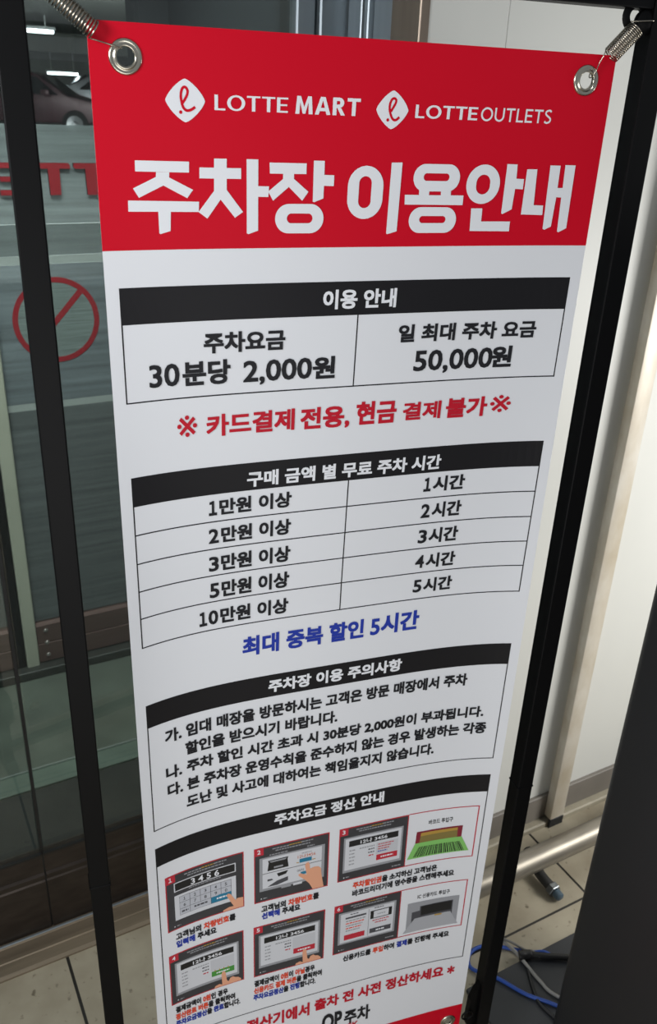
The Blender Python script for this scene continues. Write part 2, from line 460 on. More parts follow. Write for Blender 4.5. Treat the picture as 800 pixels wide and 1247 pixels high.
def floor_material():
    m = bpy.data.materials.new('beige_floor_tile')
    m.use_nodes = True
    nt = m.node_tree
    b = nt.nodes['Principled BSDF']
    b.inputs['Roughness'].default_value = 0.42
    tc = nt.nodes.new('ShaderNodeTexCoord')
    sx = nt.nodes.new('ShaderNodeSeparateXYZ')
    nt.links.new(tc.outputs['Object'], sx.inputs[0])

    def joint(axis, off, size, width):
        a = nt.nodes.new('ShaderNodeMath'); a.operation = 'SUBTRACT'; a.inputs[1].default_value = off
        nt.links.new(sx.outputs[axis], a.inputs[0])
        d = nt.nodes.new('ShaderNodeMath'); d.operation = 'DIVIDE'; d.inputs[1].default_value = size
        nt.links.new(a.outputs[0], d.inputs[0])
        p = nt.nodes.new('ShaderNodeMath'); p.operation = 'PINGPONG'; p.inputs[1].default_value = 0.5
        nt.links.new(d.outputs[0], p.inputs[0])
        l = nt.nodes.new('ShaderNodeMath'); l.operation = 'LESS_THAN'; l.inputs[1].default_value = width / size / 2
        nt.links.new(p.outputs[0], l.inputs[0])
        return l
    j1 = joint('X', -0.360, 0.6265, 0.007)
    j2 = joint('Y', 0.163, 0.60, 0.006)
    mx = nt.nodes.new('ShaderNodeMath'); mx.operation = 'MAXIMUM'
    nt.links.new(j1.outputs[0], mx.inputs[0]); nt.links.new(j2.outputs[0], mx.inputs[1])
    n1 = nt.nodes.new('ShaderNodeTexNoise'); n1.inputs['Scale'].default_value = 7; n1.inputs['Detail'].default_value = 6
    n2 = nt.nodes.new('ShaderNodeTexNoise'); n2.inputs['Scale'].default_value = 46; n2.inputs['Detail'].default_value = 3
    nt.links.new(tc.outputs['Object'], n1.inputs['Vector']); nt.links.new(tc.outputs['Object'], n2.inputs['Vector'])
    c1 = nt.nodes.new('ShaderNodeValToRGB')
    c1.color_ramp.elements[0].position = 0.3; c1.color_ramp.elements[0].color = lin((146, 136, 116)) + (1,)
    c1.color_ramp.elements[1].position = 0.7; c1.color_ramp.elements[1].color = lin((178, 169, 148)) + (1,)
    nt.links.new(n1.outputs['Fac'], c1.inputs['Fac'])
    c2 = nt.nodes.new('ShaderNodeValToRGB')
    c2.color_ramp.elements[0].position = 0.26; c2.color_ramp.elements[0].color = (0.25, 0.22, 0.18, 1)
    c2.color_ramp.elements[1].position = 0.36; c2.color_ramp.elements[1].color = (1, 1, 1, 1)
    nt.links.new(n2.outputs['Fac'], c2.inputs['Fac'])
    mu = nt.nodes.new('ShaderNodeMix'); mu.data_type = 'RGBA'; mu.blend_type = 'MULTIPLY'; mu.inputs[0].default_value = 0.8
    nt.links.new(c1.outputs['Color'], mu.inputs[6]); nt.links.new(c2.outputs['Color'], mu.inputs[7])
    mj = nt.nodes.new('ShaderNodeMix'); mj.data_type = 'RGBA'
    mj.inputs[7].default_value = lin((34, 30, 26)) + (1,)
    nt.links.new(mx.outputs[0], mj.inputs[0]); nt.links.new(mu.outputs[2], mj.inputs[6])
    nt.links.new(mj.outputs[2], b.inputs['Base Color'])
    return m


bm = bmesh.new()
box(bm, -3.5, 4.0, -3.5, 0.76, -0.10, 0.0)
fl = obj('floor', bm, floor_material(), rotz=WA)
fl['kind'] = 'structure'

# right-hand wall: two white panels with a seam, grey baseboard, cream floor trim
bm = bmesh.new()
box(bm, 0.353, 0.5136, 0.43, 0.50, 0.0, 2.9, 0.0006, 1)
box(bm, 0.5144, 4.0, 0.43, 0.50, 0.0, 2.9, 0.0006, 1)
box(bm, 0.353, 4.0, 0.50, 0.66, 0.0, 2.9)
o = obj('wall_right', bm, m_wall, rotz=WA)
o['kind'] = 'structure'
bm = bmesh.new()
box(bm, 0.353, 4.0, 0.418, 0.4298, 0.018, 0.102, 0.002, 1)
o = obj('baseboard_right', bm, m_grey, rotz=WA)
o['kind'] = 'structure'
bm = bmesh.new()
extrude_poly(bm, [(0.398, 0.0), (0.398, 0.014), (0.402, 0.0175), (0.4298, 0.0175), (0.4298, 0.0)], 0.353, 4.0, axis='x')
o = obj('trim_1', bm, m_lip, rotz=WA)
o['kind'] = 'structure'

# steel jamb closing the wall's end, aluminium channel behind it
d1 = structure('trim_2', W(0.345, 0.43), WA)
bm = bmesh.new()
box(bm, -0.012, 0.0075, -0.004, 0.083, 0.0, 2.9, 0.002, 1)
obj('steel_jamb', bm, m_brownsteel, d1)
bm = bmesh.new()
box(bm, -0.006, 0.0075, 0.084, 0.150, 0.0, 2.9, 0.002, 1)
box(bm, -0.016, 0.0075, 0.152, 0.166, 0.0, 2.9, 0.002, 1)
box(bm, -0.010, 0.0075, 0.186, 0.232, 0.0, 2.9, 0.002, 1)
obj('aluminium_channel', bm, m_alu, d1)

# near entrance: two frameless leaves on dark bronze rails, worn threshold
GT = 0.68
m_glass = glass_mat('entrance_glass', (229, 233, 231), 0.05, 0.012)
m_glass2 = glass_mat('inner_door_glass', (240, 243, 242), 0.04, 0.03)
d = structure('door_1', W(-0.373, GT), WA)
for nm, a, b in (('glass_leaf', -1.6, -0.0035), ('glass_leaf', 0.0035, 0.655)):
    bm = bmesh.new()
    box(bm, a, b, 0.006, 0.016, 0.25, 2.62, 0.0015, 1)
    obj(nm, bm, m_glass, d)
for a, b in ((-1.6, -0.002), (0.002, 0.655)):
    bm = bmesh.new()
    extrude_poly(bm, [(0.0, 0.012), (0.0, 0.168), (0.003, 0.172), (0.003, 0.185), (-0.004, 0.187), (-0.004, 0.193), (0.002, 0.197), (0.004, 0.243), (0.0, 0.246), (0.0, 0.254),
                      (0.024, 0.254), (0.030, 0.245), (0.034, 0.012)], a, b, axis='x')
    r = obj('bottom_rail', bm, m_bronze, d)
    bm = bmesh.new()
    box(bm, a, b, -0.0035, 0.004, 0.2545, 0.260)
    obj('glazing_gasket', bm, m_dark, r)
bm = bmesh.new()
box(bm, -0.0034, 0.0034, 0.004, 0.018, 0.012, 2.62)
obj('meeting_seal', bm, m_dark, d)
bm = bmesh.new()
box(bm, 0.655, 0.720, -0.012, 0.035, 0.0, 2.9, 0.003, 1)
box(bm, 0.612, 0.650, -0.004, 0.028, 0.26, 2.9, 0.003, 1)
obj('frame_stile', bm, m_alu, d)
bm = bmesh.new()
extrude_poly(bm, [(-0.088, 0.0), (-0.088, 0.005), (-0.080, 0.009), (-0.052, 0.010), (-0.050, 0.013), (-0.040, 0.013), (-0.038, 0.010), (-0.012, 0.011), (-0.010, 0.015), (0.040, 0.015), (0.060, 0.0)], -1.9, 0.73, axis='x')
obj('threshold', bm, m_sill, d)
bm = bmesh.new()
box(bm, -1.9, 0.73, -0.0105, -0.0045, 0.0152, 0.0185, 0.001, 1)
obj('track_edge', bm, m_alu, d)

# vestibule floor between the two doors
m_vest = mat('green_grey_vestibule_floor', (96, 106, 96), 0.45, var=0.3, scale=6.0)
m_mat = mat('dark_recessed_mat', (40, 46, 44), 0.8, var=0.3, scale=90.0)
bm = bmesh.new()
box(bm, -2.4, 0.5, 0.76, 1.74, -0.10, 0.0)
o = obj('floor_vestibule', bm, m_vest, rotz=WA)
o['kind'] = 'structure'
bm = bmesh.new()
box(bm, -2.4, 0.45, 0.77, 1.175, 0.0, 0.006, 0.002, 1)
mt = obj('entrance_mat', bm, m_mat, rotz=0, loc=(0, 0, 0))
mt.rotation_euler = (0, 0, WA)
tag(mt, 'dark flat entrance mat lying behind the glass of the near door', 'mat')
d = structure('trim_3', W(-0.9, 1.215), WA)
bm = bmesh.new()
box(bm, -1.5, 1.35, -0.035, 0.04, 0.0, 0.008, 0.002, 1)
obj('mat_frame', bm, mat('greenish_track', (120, 138, 126), 0.35, metal=0.3, var=0.2, scale=12.0), d)
bm = bmesh.new()
box(bm, -1.5, 1.35, 0.0405, 0.0455, 0.0, 0.013, 0.001, 1)
obj('bright_edge', bm, mat('polished_edge', (205, 215, 210), 0.2, metal=0.7), d)
m_vwall = mat('dark_vestibule_wall', (52, 58, 60), 0.5, var=0.15, scale=3.0)
bm = bmesh.new()
box(bm, 0.37, 0.50, 0.72, 1.74, 0.0, 2.9)
box(bm, 0.285, 0.50, 1.74, 1.86, 0.0, 2.9)
o = obj('wall_vestibule', bm, m_vwall, rotz=WA)
o['kind'] = 'structure'

# inner door: pale jamb, glass with film bands, kick rail with bolts
DT = 1.77
d2 = structure('door_2', W(0.0, DT), WA)
m_pale = mat('pale_jamb', (190, 194, 176), 0.45, var=0.12, scale=4.0)
bm = bmesh.new()
box(bm, -0.222, -0.180, -0.02, 0.05, 0.0, 2.9, 0.003, 1)
obj('door_jamb', bm, m_pale, d2)
bm = bmesh.new()
box(bm, -0.262, -0.2235, -0.012, 0.05, 0.0, 2.9, 0.003, 1)
obj('dark_reflection_strip', bm, m_dark, d2)  # dark strip standing in for a reflection left of the jamb
for a, b in ((-1.9, -0.263), (-0.178, 0.284)):
    bm = bmesh.new()
    box(bm, a, b, 0.004, 0.012, 0.19, 2.8, 0.001, 1)
    obj('glass_leaf', bm, m_glass2, d2)
m_kick = mat('brown_kick_plate', (116, 94, 88), 0.4, metal=0.35, var=0.25, scale=10.0, stretch=(0.4, 3, 5))
for a, b in ((-1.9, -0.263), (-0.178, 0.284)):
    bm = bmesh.new()
    extrude_poly(bm, [(-0.012, 0.04), (-0.012, 0.11), (-0.009, 0.114), (-0.012, 0.118), (-0.012, 0.185), (-0.004, 0.195), (0.02, 0.195), (0.02, 0.04)], a, b, axis='x')
    k = obj('kick_rail', bm, m_kick, d2)
    if a > -1:
        for zz in (0.165, 0.115, 0.065):
            bm = bmesh.new()
            lathe(bm, [(0.0001, 0.005), (0.004, 0.0045), (0.007, 0.0025), (0.0085, 0.0)], 16, Matrix.Translation((-0.147, -0.0122, zz)) @ Matrix.Rotation(math.radians(90), 4, 'X'))
            obj('bolt', bm, mat('bolt_steel', (170, 165, 160), 0.35, metal=0.6), k, smooth=True)
bm = bmesh.new()
box(bm, -1.9, 0.284, -0.05, 0.03, 0.0, 0.034, 0.003, 1)
obj('door_sill', bm, mat('dark_sill', (70, 74, 70), 0.4, metal=0.4, var=0.2, scale=10), d2)
# film bands on the lobby side of the inner glass
m_f1 = film_mat('frosted_film_light', (152, 164, 164), 0.78)
m_f2 = film_mat('frosted_film_grey', (112, 124, 124), 0.78)
m_f3 = film_mat('frosted_film_bluish', (140, 152, 156), 0.82)
m_f4 = film_mat('frosted_film_dark', (122, 130, 130), 0.82)
m_line = mat('white_film_line', (168, 178, 174), 0.5)
for nm, z0, z1, m in (('film_band', 1.509, 1.771, m_f1), ('film_band', 1.421, 1.508, m_f2), ('film_line', 1.397, 1.4205, m_line), ('film_band', 0.979, 1.3965, m_f3),
                      ('film_line', 0.957, 0.9785, m_line), ('film_band', 0.20, 0.9565, m_f4)):
    bm = bmesh.new()
    box(bm, -0.177, 0.283, 0.0022, 0.0036, z0, z1)
    obj(nm, bm, m, d2)
# parking hall beyond the inner door: sloping deck, back wall, soffit and beam
m_deck = mat('parking_deck', (150, 152, 150), 0.5, var=0.2, scale=0.8)
m_conc = mat('parking_concrete', (122, 124, 120), 0.7, var=0.25, scale=0.7)


def deck_z(t):
    return max(0.0, (t - 1.83) * 0.0375)


bm = bmesh.new()
extrude_poly(bm, [(1.83, -0.1), (1.83, 0.0), (31.0, deck_z(31.0)), (31.0, -0.1)], -6.0, 16.0, axis='x')
o = obj('floor_parking', bm, m_deck, rotz=WA)
o['kind'] = 'structure'
bm = bmesh.new()
box(bm, -6.0, 16.0, 30.0, 30.3, deck_z(30.0), 3.4)
box(bm, -6.0, 16.0, 29.95, 30.0, deck_z(30.0), 1.65)
o = obj('wall_parking', bm, m_conc, rotz=WA)
o['kind'] = 'structure'
bm = bmesh.new()
box(bm, -6.0, 16.0, 2.2, 31.0, 3.25, 3.45)
box(bm, -6.0, 16.0, 26.0, 26.5, 2.78, 3.25)
o = obj('ceiling_parking', bm, m_conc, rotz=WA)
o['kind'] = 'structure'

m_lampbody = mat('white_lamp_housing', (200, 205, 205), 0.5)
m_tubeon = mat('lit_fluorescent_tube', (255, 255, 255), 0.5, emit=(235, 245, 255), estr=14.0)


def fluorescent(s, t, z, L, ang, label, hang):
    root = thing('fluorescent_lamp', label, 'lamp', W(s, t, z), WA + ang, 'fluorescent lamps in the parking hall')
    bm = bmesh.new()
    extrude_poly(bm, [(-0.10, 0.0), (-0.05, 0.06), (0.05, 0.06), (0.10, 0.0)], -L / 2, L / 2, axis='x')
    obj('lamp_housing', bm, m_lampbody, root)
    bm = bmesh.new()
    tube(bm, [(-L / 2 + 0.03, 0, -0.03), (L / 2 - 0.03, 0, -0.03)], 0.035, 12)
    obj('fluorescent_tube', bm, m_tubeon, root, smooth='auto')
    if hang > 0.01:
        for sx in (-L * 0.35, L * 0.35):
            bm = bmesh.new()
            tube(bm, [(sx, 0, 0.055), (sx, 0, 0.06 + hang)], 0.012, 8)
            obj('hanging_rod', bm, m_lampbody, root)
    return root


fluorescent(3.55, 20.0, 2.98, 1.25, 0.0, 'lit fluorescent lamp seen highest behind the glass, close to the left black post', 3.25 - 0.06 - 2.98)
fluorescent(6.2, 28.4, 2.34, 0.95, 0.0, 'lit fluorescent lamp hanging lower, just left of the red banner edge behind the glass', 3.25 - 0.06 - 2.34)


def make_car(name, label, s, t, ang, paint):
    root = thing(name, label, 'car', W(s, t, deck_z(t)), WA + ang, 'parked cars behind the glass')
    prof = [(-2.20, 0.34), (-2.24, 0.62), (-2.10, 0.80), (-1.20, 0.92), (-0.62, 1.36), (-0.30, 1.44), (0.70, 1.44), (1.15, 1.34), (1.75, 0.98), (2.15, 0.92), (2.22, 0.60), (2.16, 0.34)]
    bm = bmesh.new()
    extrude_poly(bm, prof, -0.86, 0.86)
    for v in bm.verts:
        if v.co.z > 1.0:
            v.co.y *= 0.80
    bmesh.ops.bevel(bm, geom=bm.edges[:], offset=0.05, segments=3, affect='EDGES', profile=0.6)
    obj('car_body', bm, paint, root, smooth='auto')
    m_win = mat('car_window', (16, 18, 22), 0.08)
    for sgn in (-1, 1):
        bm = bmesh.new()
        pts = [(-1.02, 0.95), (-0.55, 1.31), (-0.28, 1.37), (0.62, 1.37), (1.02, 1.27), (1.45, 0.97)]
        A = [bm.verts.new((x, sgn * (0.872 - 0.17 * (z - 0.95) / 0.45), z)) for x, z in pts]
        B = [bm.verts.new((x, sgn * (0.80 - 0.17 * (z - 0.95) / 0.45), z)) for x, z in pts]
        bm.faces.new(A); bm.faces.new(B)
        for i in range(len(pts)):
            j = (i + 1) % len(pts)
            bm.faces.new((A[i], A[j], B[j], B[i]))
        obj('side_window', bm, m_win, root)
    for x0, z0, x1, z1, nm in ((-1.18, 0.945, -0.65, 1.355, 'windscreen'), (1.68, 1.04, 1.19, 1.335, 'rear_window')):
        bm = bmesh.new()
        n = Vector((z1 - z0, 0, -(x1 - x0))).normalized() * (-0.02 if x0 < 0 else 0.02)
        n = Vector((-abs(z1 - z0) if x0 < 0 else abs(z1 - z0), 0, abs(x1 - x0))).normalized() * 0.022
        q = [Vector((x0, -0.70, z0)), Vector((x0, 0.70, z0)), Vector((x1, 0.58, z1)), Vector((x1, -0.58, z1))]
        A = [bm.verts.new(p + n) for p in q]
        B = [bm.verts.new(p - n) for p in q]
        bm.faces.new(A); bm.faces.new(B[::-1])
        for i in range(4):
            bm.faces.new((A[i], A[(i + 1) % 4], B[(i + 1) % 4], B[i]))
        obj(nm, bm, m_win, root)
    for x in (-1.38, 1.36):
        for sgn in (-1, 1):
            M = Matrix.Translation((x, sgn * 0.80, 0.32)) @ Matrix.Rotation(math.radians(90), 4, 'X')
            bm = bmesh.new()
            lathe(bm, [(0.20, -0.10), (0.29, -0.10), (0.32, -0.07), (0.32, 0.07), (0.29, 0.10), (0.20, 0.10)], 28, M, closed=True)
            wh = obj('wheel', bm, mat('tyre_rubber', (20, 20, 20), 0.8), root, smooth='auto')
            bm = bmesh.new()
            lathe(bm, [(0.0001, -0.085), (0.06, -0.09), (0.08, -0.07), (0.205, -0.085), (0.205, 0.085), (0.08, 0.07), (0.06, 0.09), (0.0001, 0.085)], 28, M)
            obj('wheel_rim', bm, mat('alloy_rim', (170, 172, 175), 0.3, metal=0.8), wh, smooth='auto')
    for sgn in (-1, 1):
        bm = bmesh.new()
        box(bm, -2.26, -1.98, sgn * 0.62 - 0.17, sgn * 0.62 + 0.17, 0.60, 0.74, 0.04, 3)
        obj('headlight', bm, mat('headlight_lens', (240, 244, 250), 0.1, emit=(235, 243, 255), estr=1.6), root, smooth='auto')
        bm = bmesh.new()
        box(bm, 2.06, 2.25, sgn * 0.62 - 0.2, sgn * 0.62 + 0.2, 0.68, 0.84, 0.04, 3)
        obj('tail_light', bm, mat('tail_light_lens', (150, 20, 22), 0.15), root, smooth='auto')
        bm = bmesh.new()
        box(bm, -0.86, -0.66, sgn * 0.95 - 0.09, sgn * 0.95 + 0.09, 0.93, 1.06, 0.035, 2)
        obj('wing_mirror', bm, paint, root, smooth='auto')
    return root


make_car('parked_car', 'dark maroon car parked beyond the glass, between the black post and the banner', 4.0, 23.2, math.radians(155), mat('maroon_paint', (66, 34, 42), 0.22, metal=0.2))
make_car('parked_car', 'silver car half hidden behind the maroon car and the red banner', 7.6, 26.6, math.radians(172), mat('silver_paint', (150, 152, 158), 0.25, metal=0.5))

# raised red letters on the inner glass, read from behind, and the round prohibition sign
m_redl = mat('dull_red_letter', (158, 34, 44), 0.5, var=0.08, scale=12)
m_blkl = mat('black_letter_return', (22, 22, 24), 0.6)
sg = thing('raised_letter_sign', 'row of raised red capital letters with black edges on the inner glass door', 'sign', W(0.0, DT, 1.588), WA)
ZL, H = 0.0, 0.085


def letter(name, polys):
    bm = bmesh.new()
    for p in polys:
        extrude_poly(bm, p, -0.0085, 0.0018, mi=0, mi_side=1)
    obj(name, bm, [m_redl, m_blkl], sg)


R_ = lambda x0, x1, z0, z1: [(x0, z0), (x1, z0), (x1, z1), (x0, z1)]
letter('letter_e', [R_(-0.053, -0.030, 0, H), R_(-0.125, -0.0531, 0, 0.014), R_(-0.122, -0.0531, 0.036, 0.049), R_(-0.125, -0.0531, 0.071, H)])
letter('letter_t', [[(-0.022, 0.070), (0.008, 0.070), (0.010, 0.0), (0.040, 0.0), (0.040, 0.070), (0.070, 0.070), (0.070, 0.080), (0.066, H), (-0.022, H)]])
letter('letter_t', [[(0.080, 0.075), (0.085, 0.070), (0.113, 0.070), (0.115, 0.0), (0.146, 0.0), (0.146, 0.070), (0.172, 0.070), (0.172, H), (0.080, H)]])
bm = bmesh.new()
nO = 36
for k in range(nO):
    a0, a1 = 2 * math.pi * k / nO, 2 * math.pi * (k + 1) / nO
    extrude_poly(bm, [(0.217 + 0.040 * math.cos(a0), 0.0425 + 0.043 * math.sin(a0)), (0.217 + 0.040 * math.cos(a1), 0.0425 + 0.043 * math.sin(a1)),
                      (0.217 + 0.016 * math.cos(a1), 0.0425 + 0.029 * math.sin(a1)), (0.217 + 0.016 * math.cos(a0), 0.0425 + 0.029 * math.sin(a0))], -0.0085, 0.0018, mi=0, mi_side=1)
bmesh.ops.remove_doubles(bm, verts=bm.verts[:], dist=1e-5)
obj('letter_o', bm, [m_redl, m_blkl], sg)

ps = thing('prohibition_sticker', 'round red prohibition sticker with diagonal bar on the inner glass door', 'sign', W(-0.005, DT, 1.105), WA)
bm = bmesh.new()
c0, R0, R1 = 0.1255, 0.128, 0.1125
n = 72
A = [[bm.verts.new((r * math.cos(2 * math.pi * k / n), y, c0 + r * math.sin(2 * math.pi * k / n))) for k in range(n)] for r, y in ((R0, 0.0008), (R1, 0.0008), (R1, 0.0020), (R0, 0.0020))]
for q in range(4):
    for k in range(n):
        bm.faces.new((A[q][k], A[q][(k + 1) % n], A[(q + 1) % 4][(k + 1) % n], A[(q + 1) % 4][k]))
obj('red_ring', bm, m_redl, ps)
bm = bmesh.new()
dv = Vector((math.cos(math.radians(47)), math.sin(math.radians(47))))
nv = Vector((-dv.y, dv.x)) * 0.0085
q = [dv * 0.112 + nv, dv * 0.112 - nv, -dv * 0.112 - nv, -dv * 0.112 + nv]
extrude_poly(bm, [(p.x, c0 + p.y) for p in q], 0.0008, 0.0020)
obj('diagonal_bar', bm, m_redl, ps)
bm = bmesh.new()
A = [bm.verts.new((R1 * math.cos(2 * math.pi * k / n), 0.0014, c0 + R1 * math.sin(2 * math.pi * k / n))) for k in range(n)]
B = [bm.verts.new((R1 * math.cos(2 * math.pi * k / n), 0.0021, c0 + R1 * math.sin(2 * math.pi * k / n))) for k in range(n)]
bm.faces.new(A); bm.faces.new(B[::-1])
for k in range(n):
    bm.faces.new((A[k], B[k], B[(k + 1) % n], A[(k + 1) % n]))
obj('pale_disc', bm, film_mat('pale_disc_film', (150, 166, 162), 0.8, 9.0), ps)
# ------------------------------------------------------------------ banner stand
m_black = mat('black_powder_coat', (4, 4, 5), 0.5, var=0.12, scale=60.0, spec=0.15)
TOP = 1.92
BH = 1.80
st = thing('banner_stand', 'black square-tube floor stand framing the hanging information banner', 'stand', (0.0, 0.0, 0.0))
XL, XR = -0.3695, 0.3465
for xc in (XL, XR):
    bm = bmesh.new()
    box(bm, xc - 0.0145, xc + 0.0145, -0.0145, 0.0145, 0.0285, 1.995, 0.0018, 2)
    p = obj('post', bm, m_black, st)
    bm = bmesh.new()
    box(bm, xc - 0.0155, xc + 0.0155, -0.0155, 0.0155, 0.80, 0.8035, 0.0008, 1)
    obj('telescopic_joint', bm, m_black, p)
    bm = bmesh.new()
    box(bm, xc - 0.016, xc + 0.016, -0.30, 0.045, 0.0, 0.028, 0.002, 2)
    obj('foot_bar', bm, m_black, st)
bm = bmesh.new()
box(bm, XL + 0.0147, XR - 0.0147, -0.0125, 0.0125, 1.968, 1.994, 0.0018, 2)
obj('crossbar', bm, m_black, st)
bm = bmesh.new()
box(bm, XL + 0.0147, XR - 0.0147, -0.0125, 0.0125, 0.060, 0.085, 0.0018, 2)
obj('lower_crossbar', bm, m_black, st)


def eyelet(x, z, stem_to, name='eyelet'):
    bm = bmesh.new()
    M = Matrix.Translation((x, -0.004, z)) @ Matrix.Rotation(math.radians(90), 4, 'X')
    lathe(bm, [(0.0078, -0.002), (0.0150, -0.002), (0.0162, -0.001), (0.0162, 0.001), (0.0150, 0.002), (0.0078, 0.002)], 28, M, closed=True)
    if stem_to:
        tube(bm, [Vector((x, -0.004, z)) + (Vector(stem_to) - Vector((x, -0.004, z))).normalized() * 0.0150, Vector(stem_to)], 0.006, 10)
    return obj(name, bm, m_black, st, smooth='auto')


eyelet(0.3130, 1.9605, None)
eyelet(-0.3370, 1.9605, None)
# the lug with a rivet where the spring hooks in
for x, sx in ((0.3270, 1), (-0.3505, -1)):
    bm = bmesh.new()
    M = Matrix.Translation((x, -0.005, 1.9550)) @ Matrix.Rotation(math.radians(90), 4, 'X')
    lathe(bm, [(0.0001, -0.004), (0.012, -0.004), (0.013, -0.003), (0.013, 0.004), (0.006, 0.008), (0.0001, 0.009)], 24, M)
    obj('hook_lug', bm, m_black, st, smooth='auto')
# lower brackets that take the bottom hooks
for xc, s in ((XR, -1), (XL, 1)):
    bm = bmesh.new()
    extrude_poly(bm, [(xc + s * 0.0147, 0.285), (xc + s * 0.024, 0.268), (xc + s * 0.032, 0.240), (xc + s * 0.034, 0.170), (xc + s * 0.0147, 0.150)], -0.006, 0.006)
    b = obj('hook_bracket', bm, m_black, st)
    bm = bmesh.new()
    tube(bm, [(xc + s * (0.037 + 0.012 * math.cos(a)), -0.010, 0.205 + 0.012 * math.sin(a)) for a in [2 * math.pi * k / 20 for k in range(20)]], 0.0018, 8, closed=True)
    obj('wire_loop', bm, m_black, b, smooth=True)

# ------------------------------------------------------------------ banner
BUL = [(0.0, 0.0), (0.3, 0.011787), (0.7, 0.027462), (1.1, 0.027735), (1.6, 0.012946), (1.8, 0.0)]


def bulge(x, v):
    v = min(max(v, 0.0), 1.8)
    for (a, p), (b, q) in zip(BUL, BUL[1:]):
        if v <= b:
            k = p + (q - p) * (v - a) / (b - a)
            break
    s = max(-1.0, min(1.0, x / 0.3))
    return k * (1 - abs(s) ** 3.919) * (1 - 0.1027 * s)


def bp(x, v, off=0.0):
    return Vector((x, bulge(x, v) - off, BH - v))


ban = thing('hanging_banner', 'tall white parking-fee banner with a red header, hung by springs in the black stand', 'banner', (0, 0, TOP - BH))
m_white = mat('banner_fabric', (223, 224, 228), 0.42, bump=0.02, scale=900.0, spec=0.45)
m_red = mat('banner_red_print', (200, 0, 32), 0.45, bump=0.02, scale=900.0, spec=0.2)
m_bar = mat('banner_black_print', (24, 23, 26), 0.4, spec=0.25)
m_ink = mat('black_ink', (34, 34, 38), 0.45, spec=0.2)
m_wtxt = mat('white_print', (227, 228, 232), 0.42, spec=0.45)
m_rtxt = mat('red_ink', (188, 24, 44), 0.45, spec=0.2)
m_btxt = mat('blue_ink', (38, 58, 158), 0.45, spec=0.2)
m_otxt = mat('orange_red_ink', (222, 78, 52), 0.45, spec=0.2)
INK = {'k': m_ink, 'w': m_wtxt, 'r': m_rtxt, 'b': m_btxt, 'o': m_otxt}
XS = [k * 0.0125 for k in range(-24, 25)]


